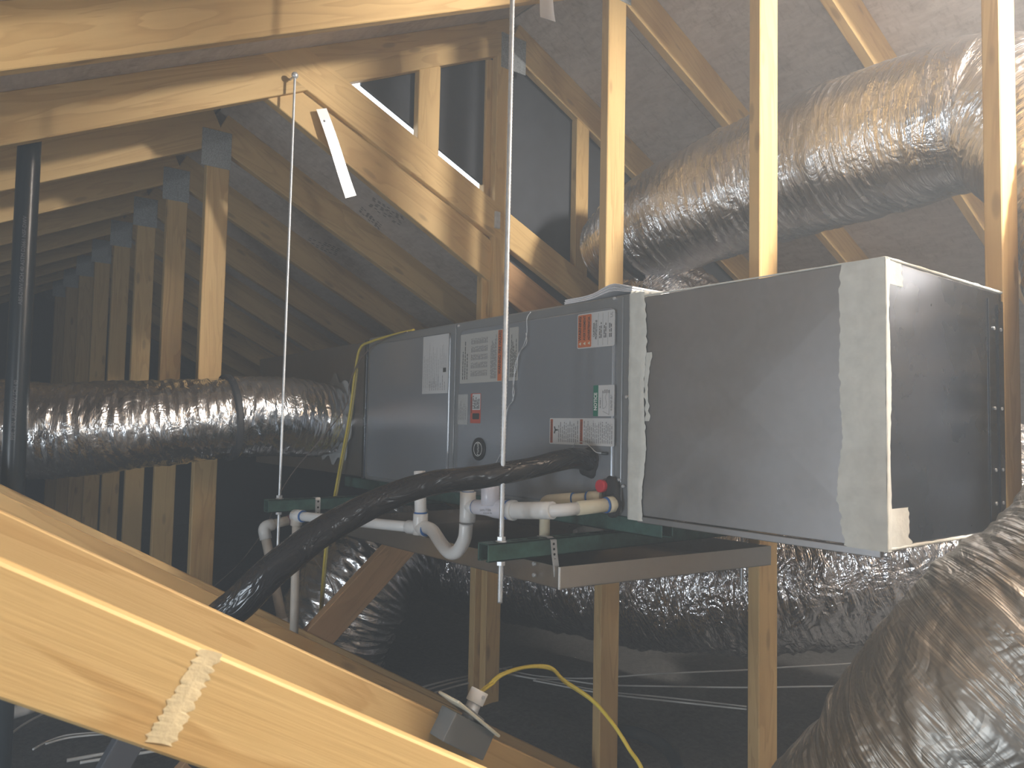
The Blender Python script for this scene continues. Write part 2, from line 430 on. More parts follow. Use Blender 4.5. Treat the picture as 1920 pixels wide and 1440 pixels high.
# black sheathing on the step between the high and the low roof, lower edge clear of the chord so daylight shows
def zch(y): return 2.853-0.462*(y-1.159)      # top edge of the sloping gable chord
XB = XG-0.045
ya = (zch(0)+0.066-zl(0))/(SL+0.462)
gy = wall_poly('wall_back', [(XB, ya, zl(ya)+.05), (XB, YP, zdl(YP)), (XB, 7.6, zdr(7.6)), (XB, 6.5, .2), (XB, 1.87, zch(1.87)-.55), (XB, 1.87, zch(1.87)+.062), (XB, ya, zch(ya)+.062)], -0.012, M_dark,
          'black sheathing board closing the step between the high and low roofs')

# dusty air in the whole attic
hm = bpy.data.materials.new('attic_haze'); hm.use_nodes = True; ht = hm.node_tree; ht.nodes.remove(ht.nodes['Principled BSDF'])
vsn = ht.nodes.new('ShaderNodeVolumeScatter'); vsn.inputs['Color'].default_value = (0.86, 0.93, 1, 1); vsn.inputs['Density'].default_value = 0.075; vsn.inputs['Anisotropy'].default_value = 0.2
ht.links.new(vsn.outputs[0], ht.nodes['Material Output'].inputs['Volume'])
hz = box('haze', (-9.0, -4.5, .3), (6.4, 7.5, 3.6), hm); tag(hz, 'thin dusty haze hanging in the attic air', 'haze', None, 'stuff')

# ------------------------------------------------------------------ trusses
def plate(name, px_rect, X, parent, Yc=None, zc=None, w=0.12, h=0.16):
    o = box(name, (X, Yc-w/2, zc-h/2), (X+0.0025, Yc+w/2, zc+h/2), M_plate, parent); return o
def chord(parent, X, y0, y1, f, m=M_wood, name='top_chord', wid=CW, th=0.038):
    sl = (f(y1)-f(y0))/(y1-y0); off = wid/2*math.sqrt(1+sl*sl)
    return lumber(name, (X, y0, f(y0)+off), (X, y1, f(y1)+off), wid, th, m, parent)
def post(parent, X, Y, z0, z1, m=M_wood, name='web_post', wid=0.089):
    return lumber(name, (X, Y, z0), (X, Y, z1), wid, 0.038, m, parent)
def diag(parent, X, y0=-0.72, y1=1.89, m=M_wood, wid=0.089):
    if X == -.697: wid = .084
    g = lambda y: 1.525-0.585*y
    off = -wid/2*math.sqrt(1+.585**2)
    return lumber('web_diagonal', (X, y0, g(y0)+off), (X, y1, g(y1)+off), wid, 0.038, m, parent)

def high_truss(X, label, diagonal=True, right=True, left=True, low=0.30):
    t = thing('roof_truss', label, 'truss', (X, 1.94, 0.3), 'pine roof trusses across the attic')
    if left: chord(t, X, -4.4, 1.93, zl)
    if right: chord(t, X, 1.93, 7.4, zr)
    post(t, X, 1.94, low, 3.17)
    if diagonal: diag(t, X)
    lumber('bottom_chord', (X, -4.2, .36), (X, 7.4, .36), .089, .038, M_wood2, t)
    plate('nail_plate', None, X+0.019, t, 1.94, 3.235, .13, .15)
    return t
Tx = [-1.951, -1.323, -0.697]
TL = ['roof truss with its bright left chord across the top edge of the picture',
      'roof truss with the post rising behind the middle of the plenum',
      'nearest roof truss, its blurred diagonal web across the bottom left corner']
for X, L in zip(Tx, TL): high_truss(X, L)
high_truss(1.2, 'roof truss well behind the viewer', diagonal=False)
t = high_truss(-0.09, 'roof truss directly over the viewer', diagonal=False)

# gable truss of the high roof
g = thing('gable_truss', 'gable end truss with black board behind it and double sloping chords lit yellow', 'truss', (XG, 1.94, .3), None)
chord(g, XG+.0, -4.4, 1.93, zl); chord(g, XG, 1.93, 7.0, zr)
post(g, XG, 1.885, .30, 3.17, wid=.075)
lumber('side_post', (XG-.04, 1.845, .3), (XG-.04, 1.845, 3.15), .05, .038, M_wood, g)
p0 = (XG, 0.75, zch(.75)-.075); p1 = (XG, 3.3, zch(3.3)-.075)
lumber('sloping_chord', p0, p1, .135, .038, M_wood, g)
lumber('ledger_board', (XG-.022, .70, 2.915-.02), (XG-.022, 1.852, 2.285+.0), .152, .036, M_wood, g, cut1=.08)
lumber('ledger_board', (XG-.022, 1.90, 2.24), (XG-.022, 3.3, 1.54), .152, .036, M_wood2, g)
for (ax, bx, ty, lo) in ((780, 820, 0, 0), (1078, 1101, 0, 0)):
    y0 = P(ax, 250, 'X', XG).y; y1 = P(bx, 250, 'X', XG).y
    yc = (y0+y1)/2
    post(g, XG-.004, yc, zch(yc)-.02, (zl(yc) if yc < 1.9 else zr(yc))+.02, name='gable_stud', wid=abs(y1-y0))
plate('nail_plate', None, XG+.019, g, 1.93, 3.185, .13, .15)
diag(g, XG)
# rising web from the gable truss post to lower left
a = P(735, 1043, 'X', XG); b = P(560, 1235, 'X', XG)
lumber('web_diagonal', (XG-.004, a.y+.10, a.z+.10*(a.z-b.z)/(a.y-b.y)), (XG-.004, b.y-.75, b.z-.75*(a.z-b.z)/(a.y-b.y)), .11, .038, M_wood2, g)
lumber('bottom_chord', (XG, -4.2, .36), (XG, 6, .36), .089, .038, M_wood2, g)

LOWL = ['low roof truss nearest the gable, sunlit post behind the left silver duct',
        'second low roof truss from the gable, half lit post', 'third low roof truss from the gable, dim post beside the lit ones',
        'fourth low roof truss from the gable, fading into shade', 'fifth low roof truss from the gable, in deep shade',
        'sixth low roof truss from the gable, barely visible', 'seventh low roof truss from the gable, barely visible',
        'eighth low roof truss, next to the far dark end wall']
for i, L in enumerate(LOWL):
    X = -3.154-.61*i
    t = thing('low_roof_truss', L, 'truss', (X, YL, .3), 'pine roof trusses across the attic')
    chord(t, X, -4.4, YL, zl); chord(t, X, YL, 5.2, zlow)
    post(t, X, YL, .3, 2.69)
    plate('nail_plate', None, X+.019, t, YL-.01, 2.69, .115, .15)
    lumber('bottom_chord', (X, -4.2, .36), (X, 5.2, .36), .089, .038, M_wood2, t)

# ------------------------------------------------------------------ air handler
YF = 1.335
def XZ(x, y, Y=YF):
    p = P(x, y, 'Y', Y); return p.x, p.z
def rrect(bm, x0, x1, z0, z1, yb, yf, rad=.02, bev=.004, seg=6):
    pts = []
    for cx, cz, a0 in ((x1-rad, z1-rad, 0), (x0+rad, z1-rad, 90), (x0+rad, z0+rad, 180), (x1-rad, z0+rad, 270)):
        for k in range(seg+1):
            a = math.radians(a0+90*k/seg); pts.append((cx+rad*math.cos(a), cz+rad*math.sin(a)))
    n = len(pts); cx, cz = (x0+x1)/2, (z0+z1)/2
    def ring(y, ins):
        return [bm.verts.new((p[0]-math.copysign(ins, p[0]-cx), y, p[1]-math.copysign(ins, p[1]-cz))) for p in pts]
    A = ring(yb, 0); B = ring(yf+bev, 0); C = ring(yf+bev*.3, bev*.3); E = ring(yf, bev)
    for r1, r2 in ((A, B), (B, C), (C, E)):
        for i in range(n): bm.faces.new((r1[i], r1[(i+1) % n], r2[(i+1) % n], r2[i]))
    bm.faces.new(E); bm.faces.new(A[::-1]); bmesh.ops.recalc_face_normals(bm, faces=bm.faces)
XH0, XH1, ZH0, ZH1 = -2.645, -1.272, 1.392, 1.928
ah = thing('air_handler', 'long grey steel air handler cabinet hung level in the attic, covered in labels', 'air handler', (-1.95, 1.6, ZH0))
box('cabinet', (XH0, 1.347, ZH0), (XH1, 1.812, ZH1), M_paint2, ah, .004)
def panel(px0, px1, name='access_panel'):
    x0, _ = XZ(px0, 760, 1.347); x1, _ = XZ(px1, 760, 1.347)
    bm = bmesh.new(); rrect(bm, x0, x1, ZH0+.004, ZH1-.004, 1.348, 1.343, .006, .002)
    p = bmobj(name, bm, M_paint2, ah)
    bm = bmesh.new(); rrect(bm, x0+.022, x1-.022, ZH0+.012, ZH1-.028, 1.345, YF, .022, .005)
    q = bmobj('embossed_face', bm, M_paint, p)
    return p
p1_ = panel(690, 853); p2_ = panel(857, 1168)
def screw(px, py, parent, r=.005):
    x, z = XZ(px, py); cyl('screw', (x, 1.345, z), (x, 1.338, z), r, M_zinc, parent, k=10)
for px, py in ((1149, 559), (857, 611), (1172, 744), (1157, 900), (1075, 836), (1126, 840), (1165, 912)):
    screw(px, py, ah, .004)

def lab_rect(name, x0, x1, z0, z1, y, m, parent, th=.0006, rad=None):
    bm = bmesh.new(); rrect(bm, x0, x1, z0, z1, y+th, y, rad if rad else .004, .0002, 3); return bmobj(name, bm, m, parent)
TXM = lambda x, z, y: Matrix(((0, -1, 0, x), (0, 0, -1, y), (1, 0, 0, z), (0, 0, 0, 1)))   # reads bottom to top
def text(s, size, x, z, y, m, parent, name='lettering', M=None, align='CENTER', width=None, bold=0.0):
    c = bpy.data.curves.new('txt', 'FONT'); c.body = s; c.size = size; c.align_x = align; c.align_y = 'CENTER'; c.offset = bold
    c.resolution_u = 3
    tmp = bpy.data.objects.new('txt', c); COL.objects.link(tmp)
    bpy.context.view_layer.update()
    me = bpy.data.meshes.new_from_object(tmp.evaluated_get(bpy.context.evaluated_depsgraph_get()))
    bpy.data.objects.remove(tmp)
    if width:
        xs = [v.co.x for v in me.vertices]; s_ = width/max(1e-6, max(xs)-min(xs))
        for v in me.vertices: v.co.x *= s_
    MM = M if M is not None else TXM(x, z, y)
    me.name = name
    return link_mesh(name, me, m, parent, MM)
def print_lines(x0, x1, z0, z1, y, m, parent, n, fill=.45, seed=1, name='print_lines', minlen=.5, gaps=True):
    """columns of fine print running bottom to top, one flat sheet of ink strokes"""
    R = random.Random(seed); bm = bmesh.new()
    for i in range(n):
        xa = x0+(x1-x0)*(i+.2)/n; xb = xa+(x1-x0)/n*fill
        z = z0; end = z0+(z1-z0)*R.uniform(minlen, 1)
        while z < end:
            l = R.uniform(.004, .014)
            e = min(z+l, end)
            bm.faces.new([bm.verts.new(c) for c in ((xa, y, z), (xb, y, z), (xb, y, e), (xa, y, e))])
            z = e+R.uniform(.0012, .003)
    o = bmobj(name, bm, m, parent); o['kind'] = 'stuff'; return o
YL0 = YF-.0010; YL1 = YL0-.0004; YL2 = YL1-.0004
def rectpx(tl, tr, br, bl):
    xs = [XZ(*tl), XZ(*tr), XZ(*br), XZ(*bl)]
    return ((xs[0][0]+xs[3][0])/2, (xs[1][0]+xs[2][0])/2, (xs[3][1]+xs[2][1])/2, (xs[0][1]+xs[1][1])/2)
# wiring diagram sheet
x0, x1, z0, z1 = rectpx((796, 633), (843, 624), (839, 737), (790, 739))
L = lab_rect('wiring_diagram_label', x0, x1, z0, z1, YL0, M_label, ah, rad=.002); L['label'] = 'pale wiring diagram sheet'
print_lines(x0+.008, x1-.05, z0+.02, z1-.02, YL1, M_inkg, L, 9, .12, 3, minlen=.6)
print_lines(x0+.045, x1-.01, z0+.01, z0+.06, YL1, M_inkg, L, 8, .2, 4)
print_lines(x1-.05, x1-.008, z0+.08, z1-.03, YL1, M_inkg, L, 7, .14, 5)
lab_rect('code_block', x1-.03, x1-.012, z0+.068, z0+.082, YL1, M_ink, L, rad=.001)
# large specification label with orange strip
x0, x1, z0, z1 = rectpx((866, 628), (974, 612), (970, 714), (861, 719))
L = lab_rect('specification_label', x0, x1, z0, z1, YL0, M_labelb, ah, rad=.003); L['label'] = 'beige specification label with an orange warning strip'
xo0, _ = XZ(934, 670); xo1, _ = XZ(942, 670); xm, _ = XZ(948, 670); xm1, _ = XZ(955, 670)
lab_rect('warning_strip', xo0, xo1, z0+.002, z1-.002, YL1, M_orange, L, rad=.001)
lab_rect('grey_strip', xm, xm1, z0, z1, YL1, M_paint, L, rad=.001)
text('WARNING: FIRE HAZARD', .016, (xo0+xo1)/2, (z0+z1)/2+.01, YL2, M_ink, L, width=.13, bold=.0004)
wq = x1-x0
print_lines(x0+.012, x0+.16*wq, z0+.012, z1-.02, YL1, M_ink, L, 3, .3, 11)
for k in range(5):
    zz0 = z0+.02+k*(z1-z0-.03)/5
    print_lines(x0+.2*wq, x0+.50*wq, zz0, zz0+.018, YL1, M_inkg, L, 12, .45, 20+k, minlen=.9)
print_lines(x0+.55*wq, xo0-.006, z0+.01, z1-.01, YL1, M_inkg, L, 6, .5, 12)
print_lines(xm1+.004, x1-.006, z0+.01, z1-.012, YL1, M_ink, L, 6, .45, 13)
# faded plate label and red label
x0, x1, z0, z1 = rectpx((860, 740), (878, 739), (876, 795), (858, 797))
L = lab_rect('faded_label', x0, x1, z0, z1, YL0, M_labelg, ah, rad=.002)
print_lines(x0+.004, x1-.004, z0+.015, z1-.01, YL1, M_inkg, L, 5, .3, 14)
x0, x1, z0, z1 = rectpx((883, 738), (902, 737), (901, 793), (882, 794))
L = lab_rect('red_caution_label', x0, x1, z0, z1, YL0, M_red, ah, rad=.003); L['label'] = 'small red and white caution label'
lab_rect('white_field', x0+.010, x1-.002, z0+.040, z1-.002, YL1, M_label, L, rad=.002)
print_lines(x0+.012, x1-.004, z0+.043, z1-.006, YL2, M_ink, L, 5, .5, 15)
text('WARNING', .010, x0+.006, z0+.055, YL1, M_ink, L, bold=.0002, width=.05)
lab_rect('pictogram', x0+.012, x1-.006, z0+.012, z0+.030, YL1, M_ink, L, rad=.003)
# orange WARNING label
x0, x1, z0, z1 = rectpx((1083, 591), (1153, 579), (1153, 646.5), (1083, 656))
L = lab_rect('orange_warning_label', x0, x1, z0, z1, YL0, M_label, ah, rad=.005); L['label'] = 'white label with orange band reading WARNING AVERTISSEMENT ADVERTENCIA'
xb, _ = XZ(1109.5, 615); lab_rect('orange_band', x0+.003, xb, z0+.003, z1-.003, YL1, M_orange, L, rad=.003)
cw = (xb-x0-.003)/3; zt = z0+.020
for k, (s, wd) in enumerate((('WARNING', .062), ('AVERTISSEMENT', .064), ('ADVERTENCIA', .060))):
    xc = x0+.003+cw*(k+.5)
    me = text(s, .0125 if k == 0 else .0115, xc, zt, YL2, M_ink, L, align='LEFT', bold=.0003).data
    xs = [v.co.x for v in me.vertices]; f_ = wd/(max(xs)-min(xs))
    for v in me.vertices: v.co.x = (v.co.x-min(xs))*f_
    bm = bmesh.new()
    vv = [bm.verts.new(c) for c in ((xc+.004, YL2, z0+.008), (xc+.004, YL2, z0+.017), (xc-.0045, YL2, z0+.0125))]
    bm.faces.new(vv); bmobj('hazard_triangle', bm, M_cream, L)
rw = x1-xb
text('CALIFORNIA', .009, xb+rw*.12, (z0+z1)/2, YL1, M_ink, L, width=.036, bold=.0002)
text('PROPOSITION 65', .009, xb+rw*.22, (z0+z1)/2, YL1, M_ink, L, width=.048, bold=.0002)
for k in (.30, .50, .72):
    lab_rect('rule_line', xb+rw*k, xb+rw*k+.0007, z0+.004, z1-.004, YL1, M_inkg, L, rad=.0002)
for k, s in ((.34, 1), (.54, 2), (.77, 3)):
    print_lines(xb+rw*k, xb+rw*(k+.13), z0+.022, z1-.024, YL1, M_ink, L, 2, .5, 30+s, minlen=.7)
text('UL', .012, x1-.010, z1-.012, YL1, M_inkg, L)
# NOTICE label
x0, x1, z0, z1 = rectpx((1113, 723), (1152, 721), (1152, 780), (1113, 781))
L = lab_rect('notice_label', x0, x1, z0, z1, YL0, M_label, ah, rad=.003); L['label'] = 'white label with green strip reading NOTICE'
xg_, _ = XZ(1122.2, 750); lab_rect('green_strip', x0, xg_, z0, z1, YL1, M_lgreen, L, rad=.001)
text('NOTICE', .0145, (x0+xg_)/2+.0003, (z0+z1)/2-.002, YL2, M_inkw, L, width=.044, bold=.0005)
def stroke(name, pts, wd, y, m, parent):
    bm = bmesh.new()
    for a, b in zip(pts[:-1], pts[1:]):
        a, b = V((a[0], y, a[1])), V((b[0], y, b[1])); d = (b-a).normalized(); s = V((-d.z, 0, d.x))*wd/2
        bm.faces.new([bm.verts.new(q) for q in (a-s, a+s, b+s, b-s)])
    return bmobj(name, bm, m, parent)
gw, gh = x1-xg_, z1-z0
G = lambda a, b: (xg_+gw*a, z0+gh*b)
stroke('pipe_drawing', [G(.28, .75), G(.28, .35), G(.30, .25), G(.45, .27), G(.55, .38), G(.5, .5), G(.45, .62), G(.55, .75)], .0009, YL1, M_inkg, L)
stroke('pipe_drawing', [G(.70, .78), G(.70, .05), G(.30, .16)], .0009, YL1, M_inkg, L)
print_lines(xg_+gw*.1, xg_+gw*.18, z0+.02, z1-.02, YL1, M_inkg, L, 1, .6, 41)
print_lines(xg_+gw*.78, xg_+gw*.9, z0+.014, z1-.016, YL1, M_inkg, L, 2, .5, 42)
print_lines(xg_+gw*.25, xg_+gw*.75, z1-.02, z1-.008, YL1, M_inkg, L, 4, .5, 43)
# bottom two part label
x0, x1, z0, z1 = rectpx((1031, 786), (1152, 782), (1152, 834), (1031, 835))
L = lab_rect('installation_label', x0, x1, z0, z1, YL0, M_label, ah, rad=.003); L['label'] = 'wide white label with two rust strips and fine print'
for a, b in ((1032.5, 1037), (1088, 1093)):
    xa, _ = XZ(a, 810); xb2, _ = XZ(b, 810); lab_rect('rust_strip', xa, xb2, z0+.003, z1-.003, YL1, M_rust, L, rad=.0008)
    text('WARNING', .0075, (xa+xb2)/2, (z0+z1)/2, YL2, M_ink, L, width=.05)
xa, _ = XZ(1047, 810); xb2, _ = XZ(1086, 810); print_lines(xa, xb2, z0+.006, z1-.006, YL1, M_inkg, L, 11, .35, 51, minlen=.7)
xa, _ = XZ(1095, 810); xb2, _ = XZ(1150, 810); print_lines(xa, xb2, z0+.006, z1-.006, YL1, M_inkg, L, 16, .35, 52, minlen=.75)
xc, zc = XZ(1042, 806)
for ang in (90, 205, 335):
    a = math.radians(ang+0); stroke('fan_pictogram', [(xc, zc), (xc+.010*math.sin(a), zc+.010*math.cos(a))], .004, YL1, M_ink, L)
# round badge
xc, zc = XZ(899, 842); bd = cyl('badge', (xc, YF-.0005, zc), (xc, YF-.006, zc), .034, M_badge, ah, k=48); bd['label'] = 'round black maker badge with silver ring'
bm = bmesh.new()
for k in range(48):
    a, b = 2*PI*k/48, 2*PI*(k+1)/48
    q = [(xc+r*math.cos(t), YF-.0065, zc+r*math.sin(t)) for r, t in ((.0195, a), (.0215, a), (.0215, b), (.0195, b))]
    bm.faces.new([bm.verts.new(c) for c in q])
bmobj('silver_ring', bm, M_inkw, bd)
text('ruud', .018, xc, zc, YF-.0066, M_inkw, bd, width=.034)
# black putty round the line set and the drain, red drain cap
def blob(name, c, rx, rz, dy, m, parent, seed=0, k=28, amp=.15):
    bm = bmesh.new(); x, z = c
    rings = []
    for j, (s, d) in enumerate(((1, 0), (.93, .7), (.7, 1), (.35, 1.0))):
        rg = []
        for i in range(k):
            a = 2*PI*i/k; rr = 1+amp*MN.noise(V((math.cos(a)*1.7, math.sin(a)*1.7, seed)))*2
            rg.append(bm.verts.new((x+rx*rr*s*math.cos(a), YF-dy*d*(1+.15*MN.noise(V((i, j, seed)))), z+rz*rr*s*math.sin(a))))
        rings.append(rg)
    for r1, r2 in zip(rings, rings[1:]):
        for i in range(k): bm.faces.new((r1[i], r1[(i+1) % k], r2[(i+1) % k], r2[i]))
    bm.faces.new(rings[-1]); bmesh.ops.recalc_face_normals(bm, faces=bm.faces)
    return bmobj(name, bm, m, parent, smooth=True)
blob('line_entry_putty', XZ(1104, 866), .036, .036, .012, M_blackm, ah, 3)
blob('drain_putty', XZ(1148, 926), .024, .040, .010, M_blackm, ah, 5, amp=.2)
blob('drain_putty', XZ(1152, 945), .026, .030, .012, M_blackm, ah, 6)
xc, zc = XZ(1136, 911); cp = cyl('drain_cap', (xc, YF-.008, zc), (xc, YF-.022, zc), .0155, M_cap, ah, k=24); cp['label'] = 'round red plastic drain cap'
tag(tube('capillary_sensor_wire', [P(1072, 842, 'Y', 1.326), P(1079, 831, 'Y', 1.318), P(1095, 829, 'Y', 1.318), P(1107, 838, 'Y', 1.315), P(1118, 848, 'Y', 1.318), P(1134, 850, 'Y', 1.326)], .0011, M_zinc, n=30, k=8), 'short curved wire with black bulb above the line set entry', 'wire')
cyl('sensor_bulb', P(1128, 850, 'Y', 1.323), P(1139, 851, 'Y', 1.330), .0035, M_blackp, bpy.data.objects['capillary_sensor_wire'])
cyl('gas_tick', P(890, 880, 'Y', 1.33), P(891, 884, 'Y', 1.329), .002, M_ink, ah)

# manuals lying on top
def sheet_stack():
    t = thing('paper_manual', 'loose white instruction sheets curling on top of the grey cabinet', 'papers', (-1.4, 1.5, ZH1))
    R = random.Random(4)
    xa, _ = XZ(1050, 566); xb_, _ = XZ(1178, 550)
    for k in range(6):
        bm = bmesh.new(); n = 16; pr = None; lift = .004+.0022*k
        x0_ = xa+.004*R.random(); x1_ = xb_-.004*R.random()
        for i in range(n+1):
            u = i/n; x = x0_+(x1_-x0_)*u
            z = ZH1+.0008+.0022*k+(.013+.0012*k)*math.exp(-((u-.72)/.22)**2)
            q = [bm.verts.new(c) for c in ((x, 1.349+.0015*(k % 2), z), (x, 1.60, z), (x, 1.60, z+.0017), (x, 1.349+.0015*(k % 2), z+.0017))]
            if pr:
                for c in range(4): bm.faces.new((pr[c], pr[(c+1) % 4], q[(c+1) % 4], q[c]))
            else: bm.faces.new(q)
            pr = q
        bm.faces.new(pr); bmesh.ops.recalc_face_normals(bm, faces=bm.faces)
        o = bmobj('paper_sheet', bm, M_paper, t)
sheet_stack()

# ------------------------------------------------------------------ sheet metal plenums
def sheet_box(name, a, b, m, parent, cross=.004):
    """five plain sides and a cross-broken front"""
    a, b = V(a), V(b); bm = bmesh.new(); add_box(bm, a, b, .0015)
    o = bmobj(name, bm, m, parent)
    bm = bmesh.new(); c = [(a.x+.004, a.z+.004), (b.x-.004, a.z+.004), (b.x-.004, b.z-.004), (a.x+.004, b.z-.004)]
    vs_ = [bm.verts.new((x, a.y-.001, z)) for x, z in c]; mid = bm.verts.new(((a.x+b.x)/2, a.y-.001-cross, (a.z+b.z)/2))
    for i in range(4): bm.faces.new((vs_[i], vs_[(i+1) % 4], mid))
    bmesh.ops.recalc_face_normals(bm, faces=bm.faces); bmobj('cross_broken_face', bm, m, o)
    return o
def strip(name, side, e0, e1, lo, hi, off, m, parent, seed=0, rag0=.004, rag1=.004, n=90, th=.0015):
    """ragged brushed mastic strip. side 'F': on plane Y=off, e along X; 'S': on plane X=off, e along Y"""
    bm = bmesh.new(); k = 8; g_ = []
    for i in range(n+1):
        z = lo+(hi-lo)*i/n; a = e0+rag0*2*MN.noise(V((z*9, seed, 0)))+rag0*.8*MN.noise(V((z*70, seed, 1)))
        b = e1+rag1*2*MN.noise(V((z*8, seed, 5)))+rag1*.8*MN.noise(V((z*80, seed, 7)))
        row = []
        for j in range(k+1):
            e = a+(b-a)*j/k; t_ = th*(0 if j in (0, k) else 1)*(1+.4*MN.noise(V((z*40, j*.7, seed))))
            row.append(bm.verts.new((e, off-t_, z) if side == 'F' else (off+t_, e, z)))
        g_.append(row)
    for r1, r2 in zip(g_, g_[1:]):
        for j in range(k): bm.faces.new((r1[j], r1[j+1], r2[j+1], r2[j]))
    bmesh.ops.recalc_face_normals(bm, faces=bm.faces)
    return bmobj(name, bm, m, parent, smooth=True)
pl = thing('supply_plenum', 'square galvanized plenum on the right end of the cabinet with pale sealed edges', 'plenum', (-.96, 1.6, 1.40))
XS0, XS1, YS0, YS1, ZS0, ZS1 = XH1, -.668, 1.345, 1.853, 1.400, 1.913
sheet_box('plenum_body', (XS0, YS0, ZS0), (XS1, YS1, ZS1), M_galv, pl)
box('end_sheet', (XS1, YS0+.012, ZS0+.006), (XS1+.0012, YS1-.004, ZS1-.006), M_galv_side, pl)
s_ = strip('mastic_seam', 'F', XS0-.012, XS0+.040, ZS0-.012, ZS1+.012, YS0-.004, M_mastic, pl, 1, .002, .006, th=.003); s_['label'] = 'thick pale brushed mastic band'
strip('mastic_seam', 'F', -.752, XS1+.001, ZS0-.004, ZS1+.002, YS0-.003, M_mastic, pl, 2, .007, .001)
strip('mastic_seam', 'S', YS0-.003, YS0+.012, ZS0-.004, ZS1+.002, XS1+.0015, M_mastic, pl, 3, .001, .004)
strip('mastic_seam', 'S', YS0+.008, YS0+.085, ZS0, ZS0+.07, XS1+.0013, M_mastic, pl, 4, .001, .02, n=20, th=.0008)
strip('mastic_seam', 'S', YS0+.008, YS0+.06, ZS1-.045, ZS1+.001, XS1+.0013, M_mastic, pl, 9, .001, .016, n=20, th=.0008)
def hbar(name, a, b, r, m, parent, seed):   # ragged bead along an edge
    a, b = V(a), V(b); pts = [a.lerp(b, i/24) for i in range(25)]
    return tube(name, pts, [r*(1+.6*MN.noise(V((i*.7, seed, 0)))) for i in range(25)], m, parent, k=8)
hbar('mastic_bead', (XS0, YS0-.001, ZS1+.003), (XS1, YS0-.001, ZS1+.001), .0018, M_mastic, pl, 1)
hbar('mastic_bead', (XS1, YS0, ZS1), (XS1, YS1, ZS1), .0035, M_mastic, pl, 2)
hbar('mastic_bead', (XS1, YS0, ZS0), (XS1, YS1, ZS0), .0035, M_mastic, pl, 3)
hbar('mastic_bead', (XS0-.01, YS0+.0, ZS1+.012), (XS0+.06, YS0+.03, ZS1+.004), .009, M_mastic, pl, 4)
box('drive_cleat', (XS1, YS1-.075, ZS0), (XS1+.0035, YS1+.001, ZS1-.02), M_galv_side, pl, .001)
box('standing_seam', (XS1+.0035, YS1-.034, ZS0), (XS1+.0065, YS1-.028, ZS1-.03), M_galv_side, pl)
for z in (1.53, 1.66, 1.46, 1.83):
    cyl('rivet', (XS1+.003, YS1-.052, z), (XS1+.006, YS1-.052, z), .004, M_zinc, pl, k=10)
    cyl('rivet', (XS1+.003, YS1-.016, z), (XS1+.006, YS1-.016, z), .004, M_zinc, pl, k=10)
box('bottom_flange', (XS0+.02, YS0-.004, ZS0-.016), (XS1-.01, YS0+.01, ZS0-.002), M_galv, pl, .0015)
strip('mastic_smear', 'F', XS0+.04, XS0+.055, 1.62, 1.78, YS0-.003, M_mastic, pl, 12, .008, .008, n=40, th=.0006)

rp = thing('return_plenum', 'long galvanized plenum on the far left end of the cabinet', 'plenum', (-3.2, 1.6, 1.40))
sheet_box('plenum_body', (-3.83, 1.347, 1.40), (XH0-.002, 1.81, 1.915), M_galv, rp, .006)
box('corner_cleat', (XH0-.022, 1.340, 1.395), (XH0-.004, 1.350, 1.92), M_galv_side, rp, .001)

# ------------------------------------------------------------------ struts, rails, rods, pan
def channel(name, label, a, b, axis, group):
    """41 mm strut channel, open end, slots in the top"""
    t = thing(name, label, 'strut', ((a[0]+b[0])/2, a[1], a[2]), group)
    a, b = V(a), V(b); th = .0035; bm = bmesh.new()
    if axis == 'Y':
        x0, x1, z0, z1 = a.x, b.x, a.z, b.z
        parts = [((x0, a.y, z0), (x0+th, b.y, z1)), ((x1-th, a.y, z0), (x1, b.y, z1)), ((x0, a.y, z1-th), (x1, b.y, z1)), ((x0, a.y, z0), (x0+.010, b.y, z0+th)), ((x1-.010, a.y, z0), (x1, b.y, z0+th))]
    else:
        y0, y1, z0, z1 = a.y, b.y, a.z, b.z
        parts = [((a.x, y0, z0), (b.x, y0+th, z1)), ((a.x, y1-th, z0), (b.x, y1, z1)), ((a.x, y0, z1-th), (b.x, y1, z1)), ((a.x, y0, z0), (b.x, y0+.010, z0+th)), ((a.x, y1-.010, z0), (b.x, y1, z0+th))]
    for p, q in parts: add_box(bm, p, q, .0008)
    bmobj('channel_body', bm, M_green, t)
    if axis == 'Y':
        y = a.y+.045; xc = (a.x+b.x)/2; i = 0
        while y < b.y-.03:
            bm = bmesh.new(); rr = .0065
            pts = [(xc+rr*math.cos(u), y+(.011 if math.sin(u) > 0 else -.011)+rr*math.sin(u), b.z+.0004) for u in np.linspace(0, 2*PI, 17)[:-1]]
            bm.faces.new([bm.verts.new(p) for p in pts]); bmobj('slot', bm, M_slot, t); y += .05
    return t
XA = -1.419
channel('strut_channel', 'dark green steel strut under the right of the cabinet, its open end toward the viewer', (XA-.0205, 1.020, 1.297), (XA+.0205, 2.16, 1.338), 'Y', 'green strut channels carrying the air handler')
channel('strut_channel', 'dark green steel strut under the left of the cabinet, behind the black line set', (-2.52, .918, 1.305), (-2.479, 2.16, 1.346), 'Y', 'green strut channels carrying the air handler')
channel('strut_channel', 'dark green rail running lengthwise beneath the front edge of the cabinet', (-2.9, 1.385, 1.347), (-1.215, 1.426, 1.388), 'X', 'green strut channels carrying the air handler')
channel('strut_channel', 'dark green rail running lengthwise beneath the back edge of the cabinet', (-2.9, 1.76, 1.347), (-1.215, 1.80, 1.388), 'X', 'green strut channels carrying the air handler')
